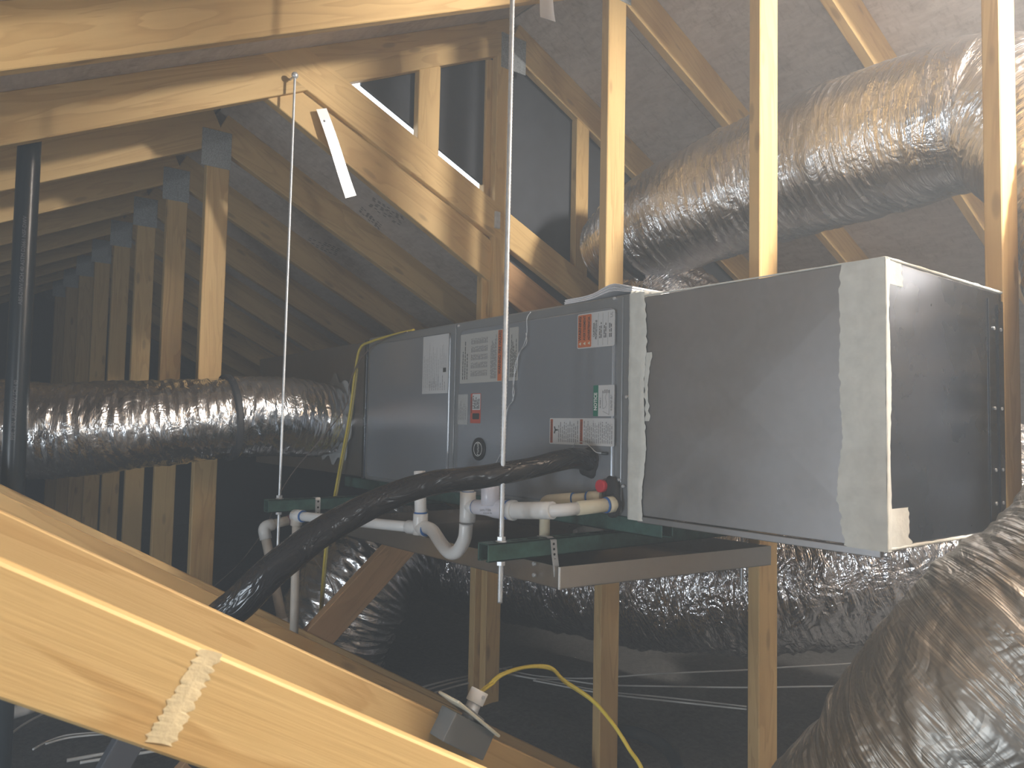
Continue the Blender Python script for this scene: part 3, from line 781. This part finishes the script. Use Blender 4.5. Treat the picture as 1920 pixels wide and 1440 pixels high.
def rod(label, X, Y, z0, z1, zn, zb, eye=False, r=.0048):
    t = thing('threaded_rod', label, 'rod', (X, Y, z0), 'hanger rods of the air handler')
    n = int((z1-z0)/.004); pts = []; rr = []
    for i in range(n+1):
        pts.append((X, Y, z0+(z1-z0)*i/n)); rr.append(r*(1 if i % 2 else .88))
    tube('rod_shaft', pts, rr, M_zinc, t, k=10)
    for z in (zn, zb):
        bm = bmesh.new(); r_ = bmesh.ops.create_cone(bm, segments=6, radius1=.0105, radius2=.0105, depth=.009, cap_ends=True)
        bmobj('hex_nut', bm, M_zinc, t, Matrix.Translation((X, Y, z)))
    cyl('washer', (X, Y, zn-.008), (X, Y, zn-.0045), .013, M_zinc, t)
    if eye:
        bm = bmesh.new(); bmesh.ops.create_uvsphere(bm, u_segments=16, v_segments=10, radius=.012)
        bmobj('swivel_end', bm, M_zinc, t, Matrix.Translation((X, Y, z1)), smooth=True)
        cyl('side_screw', (X, Y, z1), (X-.04, Y, z1), .004, M_zinc, t, k=8)
    return t
rod('long zinc rod hanging left from the lit chord to the left strut', -2.50, .962, 1.18, 2.785, 1.354, 1.300, True)
rod('thick looking zinc rod crossing the picture in front of the cabinet labels', -1.41, 1.064, 1.202, 2.80, 1.346, 1.291, r=.0062)
qb = P(1391, 1090, 'X', -1.41)
rod('zinc rod at the back of the right strut, just visible below the pan', -1.41, qb.y, 1.14, 1.75, 1.346, 1.291)
box('rod_clip', (XG+.019, 1.846, 2.42), (XG+.028, 1.872, 2.49), M_zinc, g, .001)

def tray():
    t = thing('drain_pan', 'shallow galvanized drain pan hung under the cabinet', 'pan', (-1.9, 1.6, 1.222))
    x0, x1, y0, y1, z0, z1 = -2.53, -1.374, 1.165, 1.885, 1.222, 1.274; th = .002
    # the pan is slightly skewed as hung: front edge drifts towards the viewer at the left
    def sk(bm):
        for v in bm.verts:
            if v.co.x > -2: v.co.x += .115*(v.co.y-y0)/(y1-y0); v.co.z += .012*(v.co.y-y0)/(y1-y0)
            v.co.y += (.045*(v.co.x-x0)/(x1-x0)) if v.co.y < 1.5 else 0
    bm = bmesh.new(); add_box(bm, (x0, y0, z0), (x1, y1, z0+th)); sk(bm); bmobj('pan_floor', bm, M_galv, t)
    for nm, a, b in (('pan_side', (x0, y0, z0), (x1, y0+th, z1)), ('pan_side', (x0, y1-th, z0), (x1, y1, z1)),
                     ('pan_side', (x0, y0, z0), (x0+th, y1, z1)), ('pan_side', (x1-th, y0, z0), (x1, y1, z1))):
        bm = bmesh.new(); add_box(bm, a, b); 
        sk(bm); bmobj(nm, bm, M_pan, t)
    tube('sealed_corner', [(x1+.001, y0+.044, z0), (x1+.001, y0+.044, z1)], .003, M_pvc, t, n=8, k=8)
    for px, py in ((1003, 1057), (1003, 1078)):
        q = P(px, py, 'Y', 1.20); cyl('screw', q, (q.x, q.y-.006, q.z), .005, M_zinc, t, k=10)
    return t
tray()
def hanger_strap(label, pts, side, wd):
    """perforated strap; pts polyline (3D), side = width direction"""
    s = V(side).normalized()*wd/2; bm = bmesh.new(); pr = None; pts = [V(p) for p in pts]
    for i, p in enumerate(pts):
        tg = (pts[min(i+1, len(pts)-1)]-pts[max(i-1, 0)]).normalized(); nn_ = tg.cross(V(side)).normalized()*.0007
        q = [bm.verts.new(c) for c in (p-s-nn_, p+s-nn_, p+s+nn_, p-s+nn_)]
        if pr:
            for k in range(4): bm.faces.new((pr[k], pr[(k+1) % 4], q[(k+1) % 4], q[k]))
        else: bm.faces.new(q)
        pr = q
    bm.faces.new(pr); bmesh.ops.recalc_face_normals(bm, faces=bm.faces)
    o = bmobj('hanger_strap', bm, M_zinc); tag(o, label, 'strap', 'perforated straps holding the pan')
    return o
def holes(o, a, b, n, nrm, r=.003):
    a, b, nrm = V(a), V(b), V(nrm)
    for i in range(n):
        p = a.lerp(b, i/(n-1)); cyl('punched_hole', p, p+nrm*.0012, r, M_slot, o, k=10)
xs = XA+.0215; ys_ = P(1037, 1030, 'X', xs).y
o = hanger_strap('silver perforated strap looped over the near end of the right strut', [(XA-.019, ys_-.008, 1.3395), (XA+.012, ys_-.004, 1.3405), (xs+.001, ys_, 1.334), (xs+.001, ys_+.004, 1.30), (xs+.004, ys_+.006, 1.275), (xs+.006, ys_+.008, 1.248)], (0, 1, 0), .018)
holes(o, (xs+.0018, ys_, 1.325), (xs+.0018, ys_+.004, 1.288), 4, (1, 0, 0))
cyl('strap_screw', (xs+.004, ys_+.007, 1.262), (xs+.012, ys_+.007, 1.262), .005, M_zinc, o, k=10)
yq = P(596, 945, 'X', -2.478).y
o = hanger_strap('silver perforated strap over the left strut beside the line set', [(-2.50, yq, 1.3475), (-2.480, yq, 1.3475), (-2.4775, yq, 1.340), (-2.4775, yq, 1.28), (-2.4775, yq, 1.25)], (0, 1, 0), .018)
holes(o, (-2.476, yq, 1.335), (-2.476, yq, 1.275), 4, (1, 0, 0), .0035)

# ------------------------------------------------------------------ black insulated line set
def ldisp(L, a, r): return .0008*MN.noise(V((L*30, math.cos(a)*1.5, math.sin(a)*1.5)))+.0022*MN.noise(V((L*9, math.cos(a)*2, math.sin(a)*2)))
ls = [P(1108, 864, 'Y', YF), D(1068, 860, 1.86), D(1000, 876, 1.80), D(915, 893, 1.76), D(820, 904, 1.74), D(724, 934, 1.72), D(612, 993, 1.68), D(520, 1062, 1.66), D(452, 1128, 1.66), D(395, 1180, 1.68), D(370, 1260, 1.74), D(380, 1420, 1.85)]
tag(tube('insulated_line_set', ls, [.026, .026, .025, .026, .028, .030, .033, .036, .038, .036, .034, .034], M_black, n=260, k=28, disp=ldisp), 'thick black wrapped refrigerant line sweeping from the cabinet down to the lower left', 'refrigerant line')

# ------------------------------------------------------------------ drain pipes
def fitting(px, py, ax, v, r, half, m, parent, dirv, name='coupling'):
    c = P(px, py, ax, v); d = V(dirv).normalized()*half
    return cyl(name, c-d, c+d, r, m, parent)
dr = thing('condensate_drain', 'white plastic drain piping with tees and a trap in front of the cabinet', 'pipe', P(877, 950, 'Y', 1.12))
A0, A1, A2, A3 = P(1152, 945, 'Y', YF-.006), P(1050, 957, 'Y', 1.18), P(965, 957, 'Y', 1.15), P(877, 949, 'Y', 1.12)
rP = .0152; rF = .0205
tube('drain_pipe', rounded([A0, A1.lerp(A0, .3)], .02), .0165, M_pvc_c, dr, k=24)['label'] = 'yellowed end of the drain pipe'
tube('drain_pipe', rounded([A1.lerp(A0, .3), A1, A2, A3], .05, 8), rP, M_pvc, dr, k=24)
cyl('pipe_socket', A0.lerp(A1, .02), A0.lerp(A1, .14), .0195, M_pvc_c, dr); cyl('primer_ring', A0.lerp(A1, .14), A0.lerp(A1, .175), .0192, M_blue, dr)
tube('elbow', rounded([A1.lerp(A2, .15), A1.lerp(A2, .55), A2, A2.lerp(A3, .18)], .04, 8), [.0185]+[.0215]*(14)+[.0185]+[.0185]*0 if False else .0205, M_pvc, dr, k=24)
# cross tee on the trap
cT = A3; up = V((0, 0, 1))
tube('tee', [cT+up*.036, cT-up*.040], rF, M_pvc, dr, n=6, k=24)
cyl('drain_pipe', cT+up*.034, cT+up*.058, rP, M_pvc, dr); cyl('primer_ring', cT+up*.034, cT+up*.038, rP+.001, M_blue, dr)
dA = (A2-A3).normalized()
cyl('tee_branch', cT, cT+dA*.026, rF*.95, M_pvc, dr); cyl('primer_ring', cT+dA*.024, cT+dA*.030, rF*.9, M_blue, dr)
# trap
tp = [P(x, y, 'Y', 1.12) for x, y in ((874, 982), (871, 1010), (858, 1033), (843, 1036), (828, 1020), (812, 996), (800, 989), (789, 987))]
tube('trap_bend', tp, .0175, M_pvc, dr, n=50, k=24)
cB = P(788, 990, 'Y', 1.12)
tube('tee', [cB+up*.040, cB-up*.018], rF, M_pvc, dr, n=6, k=24)
cyl('vent_stub', cB+up*.038, P(787, 883, 'Y', 1.12), .0165, M_pvc, dr); cyl('primer_ring', cB+up*.040, cB+up*.044, rF*.9, M_blue, dr)
dB = (tp[-3]-cB).normalized(); cyl('tee_branch', cB, cB+dB*.030, rF, M_pvc, dr); cyl('primer_ring', cB+dB*.028, cB+dB*.034, rF*.93, M_blue, dr)
C0 = P(556, 967, 'Y', 1.0); lv = (C0-cB).normalized()
cyl('tee_branch', cB, cB+lv*.05, rF*.93, M_pvc, dr)
tube('drain_pipe', [cB+lv*.03, C0], rP, M_pvc, dr, n=10, k=24)['label'] = 'long level run behind the black line'
cyl('tee_branch', C0-lv*.035, C0+lv*.012, rF, M_pvc, dr); cyl('primer_ring', C0-lv*.039, C0-lv*.034, rF*.95, M_blue, dr)
cyl('tee', C0+up*.015, C0-up*.032, rF*.9, M_pvc_d, dr)
tube('down_pipe', [C0-up*.02, P(551, 1190, 'Y', .99)], .0135, M_pvc_d, dr, n=6, k=20)
# second drain, yellowed
B0, B1 = P(1128, 932, 'Y', YF-.006), P(1022, 940, 'Y', 1.27)
b2 = thing('auxiliary_drain', 'short yellowed drain pipe turning down behind the strut', 'pipe', B1)
tube('drain_pipe', rounded([B0, B1, B1-up*.13], .025, 8), .0135, M_pvc_c, b2, k=24)
tube('elbow', rounded([B0.lerp(B1, .50), B1, B1-up*.03], .02, 8), .0165, M_pvc_c, b2, k=24)
cyl('pipe_socket', B0, B0.lerp(B1, .22), .0165, M_pvc_c, b2); cyl('primer_ring', B0.lerp(B1, .22), B0.lerp(B1, .25), .0168, M_blue, b2)
cyl('primer_ring', B0.lerp(B1, .48), B0.lerp(B1, .50), .0168, M_blue, b2)
# float switch housing
sw = thing('float_switch', 'lilac white overflow switch tee with an open upright cup behind the front rod', 'switch', A2.lerp(A3, .5))
s0, s1 = A3+dA*.028, A2-dA*.012
tube('switch_body', [s0, s0.lerp(s1, .35), s0.lerp(s1, .6), s1], [.0185, .0195, .0235, .0235], M_lilac, sw, n=16, k=28)
cyl('primer_ring', s1-dA*.012, s1-dA*.003, .0242, M_blue, sw); cyl('switch_collar', s1, s1+dA*.012, .025, M_pvc, sw)
cyl('switch_cup', P(919, 948, 'Y', 1.125), P(919, 909, 'Y', 1.125), .0225, M_lilac, sw, k=28)
cyl('cup_rim', P(919, 912, 'Y', 1.125), P(919, 908.5, 'Y', 1.125), .0235, M_pvc, sw, k=28)
def facing_text(s, size, c, parent, m=M_ink, width=None):
    n = (CAM-c).normalized(); x = V((0, 0, 1)).cross(n).normalized(); y = n.cross(x)
    M = Matrix(((x.x, y.x, n.x, c.x), (x.y, y.y, n.y, c.y), (x.z, y.z, n.z, c.z), (0, 0, 0, 1)))
    return text(s, size, 0, 0, 0, m, parent, M=M, width=width)
c_ = P(915, 957, 'Y', 1.125); nn = (CAM-c_).normalized()
facing_text('SAFE-T-SWITCH', .0075, c_+nn*.0245, sw, width=.040); facing_text('MODEL SS1', .0045, c_+nn*.0245-up*.007, sw, width=.022)
# pipe with elbow at far left
X5 = -2.72
e0, e1, e2, e3 = P(540, 976, 'X', X5), P(512, 983, 'X', X5), P(494, 988, 'X', X5), P(531, 1172, 'X', X5+.1)
el = thing('elbow_pipe', 'dusty drain pipe with a bright white elbow behind the left rod', 'pipe', e2)
cyl('pipe_stub', e0, e1, .017, M_pvc_d, el); cyl('primed_end', P(547, 973, 'X', X5), e0, .018, M_maroon, el)
tube('elbow', rounded([e1, e2, e2+(e3-e2)*.13], .03, 8), .021, M_pvc, el, k=24)
tube('drain_pipe', [e2+(e3-e2)*.08, e3], .0165, M_pvc_d, el, n=6, k=20)
cyl('pipe_socket', e3-(e3-e2)*.06, e3+(e3-e2)*.03, .021, M_pvc, el)
# pvc elbow lying in the pan
q0, q1, q2 = P(1078, 1001, 'Z', 1.29), P(1100, 995, 'Z', 1.298), P(1132, 997, 'Z', 1.298)
tag(tube('loose_elbow', [q0, q1, q2], [.012, .018, .014], M_pvc_d, n=16, k=20), 'loose white pipe fitting lying in the pan behind the strut', 'fitting')

# ------------------------------------------------------------------ flexible foil ducts
def ddisp(amp, rib, seed, sag=0.0, ribw=.03, fold=.5):
    def f(L, a, r):
        ca, sa = math.cos(a), math.sin(a)
        v = rib*(.5-abs(math.sin(PI*L/ribw)))*1.0
        v += amp*MN.noise(V((L*6+seed, ca*1.3, sa*1.3)))
        n_ = MN.noise(V((L*30+ca*3*fold+seed, ca*1.2, sa*1.2+seed)))
        v += amp*.55*(abs(n_)*2-.5)
        n2 = MN.noise(V((L*75+seed+ca*2, ca*5, sa*5)))
        v += amp*.22*n2
        return v
    return f
def duct(name, label, pts, rads, m, n=380, k=112, amp=.008, rib=.003, seed=0, fold=.5):
    t = thing(name, label, 'duct', pts[0], 'silver flexible ducts')
    tube('foil_jacket', pts, rads, m, t, n=n, k=k, disp=ddisp(amp, rib, seed, fold=fold))
    return t
# left duct on the return plenum
dl = [D(-160, 812, 2.42), D(0, 806, 2.50), D(120, 806, 2.56), D(250, 797, 2.64), D(400, 785, 2.78), D(500, 780, 2.90), D(585, 785, 3.04), P(632, 788, 'Y', 1.345)]
d1 = duct('flexible_duct', 'silver flexible duct entering from the left into the far plenum', dl, [.165, .162, .158, .152, .147, .148, .150, .135], M_foil, seed=1, amp=.007, rib=.002, fold=1.2)
S = catmull([tuple(p) for p in dl], 200)
def band(t, S, i0, i1, r, m, name='duct_strap'):
    pts = [V(S[i]) for i in range(i0, i1+1)]
    return tube(name, pts, r, m, t, k=48)
jj = min(range(200), key=lambda i: (V(S[i])-D(432, 783, 2.81)).length)
band(d1, S, jj-2, jj+1, .158, M_strapb)
# grey mastic collar on the plenum
bm = bmesh.new(); cc = P(628, 786, 'Y', 1.34); k = 60; rg = []
for s in (.75, 1.0):
    rg.append([bm.verts.new((cc.x+(.165*s+(.035*MN.noise(V((math.cos(a)*2.2, math.sin(a)*2.2, 4)))*2 if s == 1 else 0))*math.cos(a), 1.3395 if s < 1 else 1.3405, cc.z+(.175*s+(.04*MN.noise(V((math.cos(a)*2.2, math.sin(a)*2.2, 4)))*2 if s == 1 else 0))*math.sin(a))) for a in [2*PI*i/k for i in range(k)]])
for i in range(k): bm.faces.new((rg[0][i], rg[0][(i+1) % k], rg[1][(i+1) % k], rg[1][i]))
bmobj('mastic_collar', bm, M_mastic_g, d1)['label'] = 'ragged grey mastic collar'
# upper right duct
du = [D(1150, 470, 3.32), D(1200, 440, 3.15), D(1330, 378, 2.90), D(1480, 322, 2.68), D(1640, 268, 2.42), D(1780, 226, 2.20), D(1870, 215, 2.10), D(1975, 270, 1.95), D(2075, 420, 1.74), D(2115, 620, 1.61), D(2120, 900, 1.6), D(2125, 1150, 1.66)]  # unseen drop beyond the right edge is routed to shade the lower posts
d2 = duct('flexible_duct', 'large silver flexible duct slanting across the upper right behind the posts', du, [.17, .20, .222, .232, .228, .215, .205, .195, .18, .17, .17, .17], M_foil_fine, n=520, k=128, amp=.008, rib=.003, seed=5, fold=.3)
S = catmull([tuple(p) for p in du], 200); jj = min(range(200), key=lambda i: (V(S[i])-D(1215, 434, 3.12)).length)
band(d2, S, jj-2, jj, .215, M_strapb)
# crumpled tail dropping behind the plenum
dc = [D(1165, 420, 3.38), D(1188, 470, 3.30), D(1235, 540, 3.22), D(1310, 640, 3.2), D(1400, 780, 3.15)]
duct('flexible_duct', 'crumpled dark foil duct dropping behind the pale sealed seam', dc, [.13, .17, .19, .19, .19], M_foil_deep, n=200, k=90, amp=.022, rib=.0, seed=9, fold=2)
# sagging duct under the plenum
dsg = [D(1850, 820, 2.55), D(1815, 945, 2.50), D(1740, 1012, 2.46), D(1620, 1055, 2.50), D(1450, 1085, 2.66), D(1250, 1092, 2.98), D(1050, 1078, 3.50), D(850, 1045, 3.95)]
duct('flexible_duct', 'dark silver duct sagging in a bend below the plenum and pan', dsg, [.215, .225, .235, .24, .245, .25, .25, .25], M_foil_deep, n=520, k=128, amp=.016, rib=.001, seed=13, fold=1.4)
# near duct lower right
dn = [D(2315, 960, 1.02), D(2090, 1195, 1.03), D(1885, 1360, 1.06), D(1742, 1510, 1.16), D(1635, 1650, 1.28), D(1575, 1870, 1.40)]
duct('flexible_duct', 'big dusty silver duct filling the lower right corner close to the viewer', dn, [.20, .20, .195, .185, .215, .22], M_foil_dull, n=560, k=140, amp=.011, rib=.002, seed=21, fold=.6)
# small duct under the left of the pan
ds = [D(770, 985, 3.75), D(705, 1045, 3.6), D(655, 1120, 3.5), D(620, 1220, 3.45), D(600, 1350, 3.45)]
duct('flexible_duct', 'bright crumpled silver duct running down behind the white drop pipes', ds, [.24, .25, .26, .26, .26], M_foil, n=260, k=100, amp=.02, rib=.003, seed=31, fold=1.5)

# ------------------------------------------------------------------ pipes, cables, wires
vp = P(42, 500, 'X', -2.625)
t = thing('vent_pipe', 'black plastic vent pipe standing upright at the left edge', 'pipe', (vp.x, vp.y, .4))
tube('pipe_run', [(vp.x, vp.y+.012, .4), (vp.x, vp.y+.006, 1.4), (vp.x, vp.y, zl(vp.y)+.135)], .0305, M_blackp, t, n=12, k=32)
Mv = TXM(vp.x, 0, vp.y)
nn = (CAM-V((vp.x, vp.y, 1.9))); nn.z = 0; nn.normalize(); sd = V((0, 0, 1)).cross(nn)
for zc, s in ((2.05, 'ABS-DWV SCH 40 ASTM D2661 NSF-DWV'), (1.62, 'PIPE 2 IN. ABS-DWV SCH 40')):
    c = V((vp.x, vp.y, zc))+nn*.0312; x_, y_ = V((0, 0, 1)), -sd
    text(s, .014, 0, 0, 0, M_inkg, t, M=Matrix(((x_.x, y_.x, nn.x, c.x), (x_.y, y_.y, nn.y, c.y), (x_.z, y_.z, nn.z, c.z), (0, 0, 0, 1))))

def cable(name, label, cat, pts, r, m, n=60, k=10, group=None):
    o = tube(name, pts, r, m, n=n, k=k); return tag(o, label, cat, group)
YY = [P(767, 621, 'Y', 1.34)+V((0, .02, .006)), P(745, 626, 'Y', 1.335), P(722, 632, 'Y', 1.332), P(697, 640, 'Y', 1.328), P(676, 652, 'Y', 1.322), P(667, 690, 'Y', 1.315), P(655, 780, 'Y', 1.31), P(640, 860, 'Y', 1.31), P(628, 925, 'Y', 1.30), D(614, 1000, 2.85), D(604, 1100, 2.85), D(596, 1215, 2.85)]
cable('power_cable', 'yellow cable coming over the cabinet corner and hanging down past the left strut', 'cable', YY, .0048, M_yellow, 140, 12)
cable('power_cable', 'yellow cable strand hanging close beside the first one', 'cable', [p+V((.009, .004, 0)) for p in YY[5:9]]+[p+V((.004, .006, 0)) for p in YY[9:]], .004, M_yellowd, 100, 10)
cable('control_wire', 'thin grey brown control wire looping from the cabinet corner down to the left', 'wire',
      [P(764, 622, 'Y', 1.33), P(725, 634, 'Y', 1.325), P(700, 648, 'Y', 1.32), P(672, 680, 'Y', 1.31), P(655, 720, 'Y', 1.30), P(654, 745, 'Y', 1.3), P(640, 775, 'Y', 1.28), P(600, 825, 'Y', 1.2), P(550, 885, 'Y', 1.15), P(520, 935, 'Y', 1.1), P(500, 985, 'Y', 1.1), P(470, 1030, 'Y', 1.1), P(440, 1065, 'Y', 1.1), P(395, 1105, 'Y', 1.1)], .0022, M_brownw, 140, 8)
cable('control_wire', 'thin dark wire dropping below the left strut beside the yellow cable', 'wire',
      [D(x, y, 2.85) for x, y in ((585, 1040), (600, 1062), (618, 1090), (626, 1120), (624, 1160), (612, 1195))], .0022, M_brownw, 60, 8)
w1 = [(995, 585), (988, 597), (988, 622), (984, 642), (975, 660), (966, 684), (964, 712), (961, 735), (962, 750), (952, 765), (948, 790), (946, 830), (938, 852), (930, 868)]
cable('thermostat_wire', 'fine silvery wire trailing down the cabinet face behind the front rod', 'wire', [P(x, y, 'Y', 1.327-.002*(i % 2)) for i, (x, y) in enumerate(w1)], .0011, M_zinc, 120, 6)
cable('thermostat_wire', 'second fine wire strand twisted along the cabinet face wire', 'wire', [P(x+(3 if i % 2 else -2), y+2, 'Y', 1.325) for i, (x, y) in enumerate(w1[2:9])], .0010, M_zinc, 60, 6)

# junction box on the second diagonal
Xb = -1.302
bx = thing('junction_box', 'grey electrical box with cream cover plate fixed to the sloping wooden web', 'electrical box', P(865, 1370, 'X', Xb))
e1_ = V((0, 1, -.62)).normalized(); n_ = V((0, .62, 1)).normalized(); xx = V((1, 0, 0))
cbx = P(868, 1372, 'X', Xb+.02)
def frame(c, a, b, c3): return Matrix(((a.x, b.x, c3.x, c.x), (a.y, b.y, c3.y, c.y), (a.z, b.z, c3.z, c.z), (0, 0, 0, 1)))
FB = frame(cbx, e1_, xx.cross(e1_)*-1 if False else n_.cross(e1_), n_)
box('box_body', (-.056, -.026, -.030), (.056, .026, .026), M_boxg, bx, .002, M=FB)
ep = V((0, 1, -.86)).normalized(); np_ = V((0, .86, 1)).normalized(); cpn = cbx+n_*.034-e1_*.004
FP = frame(cpn, ep, np_.cross(ep), np_)
box('cover_plate', (-.068, -.036, -.003), (.068, .036, .003), M_cream, bx, .0028, M=FP)
box('gasket_flange', (-.026, -.018, .003), (.026, .018, .008), M_boxg, bx, .001, M=FP)
h0 = P(877, 1348, 'X', Xb+.02); h1 = P(890, 1316, 'X', Xb+.02); h2 = P(900, 1294, 'X', Xb+.02)
cyl('connector_barrel', h0, h1, .0145, M_zinc, bx, k=8); hd = (h2-h1).normalized()
cyl('cord_grip', h1-hd*.002, h2, .0185, M_pvc, bx, k=20); cyl('grip_screw', h1.lerp(h2, .6)+xx*.014, h1.lerp(h2, .6)+xx*.020, .004, M_zinc, bx, k=8)
for dx, r, lab in ((0, .0042, 'bright yellow cable arching out of the junction box to the floor'), (4, .0034, 'second yellow strand running along the arching cable')):
    cable('power_cable', lab, 'cable', [h2+hd*-.008, D(916+dx, 1285, 1.64), D(940+dx, 1265, 1.66), D(985+dx, 1251, 1.70), D(1030+dx, 1251+dx, 1.72), D(1058, 1276+dx*.6, 1.70), D(1110, 1312+dx*.5, 1.66), D(1150, 1358, 1.60), D(1180, 1405, 1.56), D(1206+dx*.3, 1450, 1.52), D(1230, 1560, 1.5)], r, M_yellow, 120, 10)

# cables on the floor
fw = [([(742, 1303), (830, 1278), (905, 1262), (960, 1250)], .004), ([(760, 1306), (840, 1282), (905, 1268), (950, 1262)], .004), ([(775, 1312), (850, 1288), (905, 1275)], .004),
      ([(930, 1252), (1010, 1268), (1100, 1272), (1240, 1263), (1400, 1256), (1470, 1251), (1560, 1246), (1650, 1240)], .0035),
      ([(930, 1258), (1000, 1272), (1060, 1275), (1130, 1284), (1260, 1287), (1400, 1289), (1520, 1287), (1620, 1286)], .0035),
      ([(940, 1262), (1020, 1276), (1130, 1296), (1250, 1308), (1400, 1325)], .0035), ([(1000, 1276), (1130, 1300), (1250, 1314), (1400, 1330)], .0035)]
for i, (pp, r) in enumerate(fw):
    cable('floor_cable', ('pale cable on the insulation left of the leftmost low post, strand %s' % ('topmost', 'middle', 'lowest')[i]) if i < 3 else
          'pale cable strung low across the floor behind the posts, ' + ('highest strand', 'second strand from top', 'third strand from top', 'lowest strand')[i-3], 'cable', [P(x, y, 'Z', .56) for x, y in pp], r, M_whitec, 60, 8, 'pale cables over the insulation')
bl = [([(12, 1383), (45, 1358), (85, 1336)], .004, 'single short cable under the big blurred board'),
      ([(62, 1405), (90, 1390), (130, 1378), (200, 1373), (240, 1371)], .0035, 'upper cable of the curved bundle under the blurred board'),
      ([(85, 1395), (130, 1383), (200, 1376), (240, 1373)], .0035, 'lower cable of the curved bundle under the blurred board'),
      ([(125, 1426), (200, 1413), (300, 1398)], .006, 'upper cable crossing behind the dark prop at the bottom left'),
      ([(150, 1430), (200, 1422), (310, 1405)], .005, 'lower cable crossing behind the dark prop at the bottom left')]
for pp, r, lab in bl:
    cable('floor_cable', lab, 'cable', [P(x, y, 'Z', .56) for x, y in pp], r, M_whitec, 40, 8, 'pale cables over the insulation')
cable('white_conduit', 'white pipe lying on the insulation at the bottom left edge', 'pipe', [P(-60, 1360, 'Z', .58), P(62, 1325, 'Z', .58)], .022, M_pvc, 8, 20)
tag(lumber('prop_board', P(195, 1470, 'X', -1.7), P(255, 1365, 'X', -1.7), .055, .03, M_dark), 'dark short prop board under the blurred near web', 'board')  # board seen against the light; its shade is put in as black colour
cable('black_hose', 'black hose curving over the insulation at the bottom centre', 'hose', [P(1150, 1368, 'Z', .52), P(1195, 1375, 'Z', .54), P(1235, 1392, 'Z', .54), P(1262, 1418, 'Z', .53), P(1275, 1450, 'Z', .52)], .022, M_blackp, 40, 16)

# white strips nailed to the timbers
def wstrip(label, a, b, c, d, X0, X1, nail=None):
    pa, pb, pc, pd = P(*a, 'X', X0), P(*b, 'X', X0), P(*c, 'X', X1), P(*d, 'X', X1)
    bm = bmesh.new(); n = 8; pr = None; T_ = V((-.0012, 0, 0))
    for i in range(n+1):
        u = i/n; l = pa.lerp(pd, u); r = pb.lerp(pc, u); l.x += .004*math.sin(u*5); r.x += .004*math.sin(u*5+.3)
        q = [bm.verts.new(p) for p in (l, r, r+T_, l+T_)]
        if pr:
            for k in range(4): bm.faces.new((pr[k], pr[(k+1) % 4], q[(k+1) % 4], q[k]))
        else: bm.faces.new(q)
        pr = q
    bm.faces.new(pr); bmesh.ops.recalc_face_normals(bm, faces=bm.faces)
    o = bmobj('white_strip', bm, M_white); tag(o, label, 'strip', 'white strips on the rafters')
    if nail:
        q = P(*nail, 'X', X0+.004); cyl('nail_head', q, q+V((.002, 0, 0)), .004, M_inkg, o, k=10)
wstrip('bright white strip nailed slanting across the double chord', (593, 205), (612, 203), (669, 366), (649, 371), XG+.024, XG+.034, (608, 227))
wstrip('short bright white strip hanging at the top centre edge', (1008, -40), (1030, -40), (1043, 40), (1015, 31), -1.90, -1.89)
print('objects', len(bpy.data.objects))

# pale dried smear across the near web
bm = bmesh.new(); pr = None; Xs = -.697+.0200
for i in range(41):
    u = i/40; cx = 393+(303-393)*u; cy = 1219+(1394-1219)*u; wl = 18+14*u+9*MN.noise(V((i*.5, 1, 0)))+9*MN.noise(V((i*1.7, 3, 0))); wr = 24-4*u+12*MN.noise(V((i*.6, 7, 0)))+8*MN.noise(V((i*1.9, 9, 0)))
    row = [bm.verts.new(P(cx-wl, cy-wl*.10, 'X', Xs-.0006)), bm.verts.new(P(cx, cy, 'X', Xs)), bm.verts.new(P(cx+wr, cy+wr*.30, 'X', Xs-.0006))]
    if pr:
        bm.faces.new((pr[0], row[0], row[1], pr[1])); bm.faces.new((pr[1], row[1], row[2], pr[2]))
    pr = row
o = bmobj('dried_smear', bm, plain('dried_glue', (0.74, 0.60, 0.36), 0.6, 0, 40, 0.25, 0.5), bpy.data.objects['roof_truss.002']); o['label'] = 'pale dried glue smear'

# faint grade stamps on the low roof deck
def on_low(px, py):
    d = ray(px, py); t = (zdlow(0)-.0015-CAM.z)/(d.z+.51*d.y); return CAM+d*t
R = random.Random(9)
for q in (((690, 385), (750, 425), 18, 9), ((672, 395), (712, 432), 10, 6), ((573, 455), (632, 480), 16, 5)):
    (ax, ay), (bx_, by_), hgt, n = q; bm = bmesh.new()
    for i in range(n):
        for k in range(7):
            if R.random() < .3: continue
            u = (k+R.random()*.3)/7; L_ = .09; x = ax+(bx_-ax)*u+i*hgt/n*.55; y = ay+(by_-ay)*u-i*hgt/n*.9
            x2 = x+(bx_-ax)*L_; y2 = y+(by_-ay)*L_
            bm.faces.new([bm.verts.new(on_low(*c)) for c in ((x, y), (x2, y2), (x2+.5, y2-.9), (x+.5, y-.9))])
    o = bmobj('grade_stamp', bm, plain('stamp_ink', (.10, .08, .07), .8), ceil); o['kind'] = 'stuff'
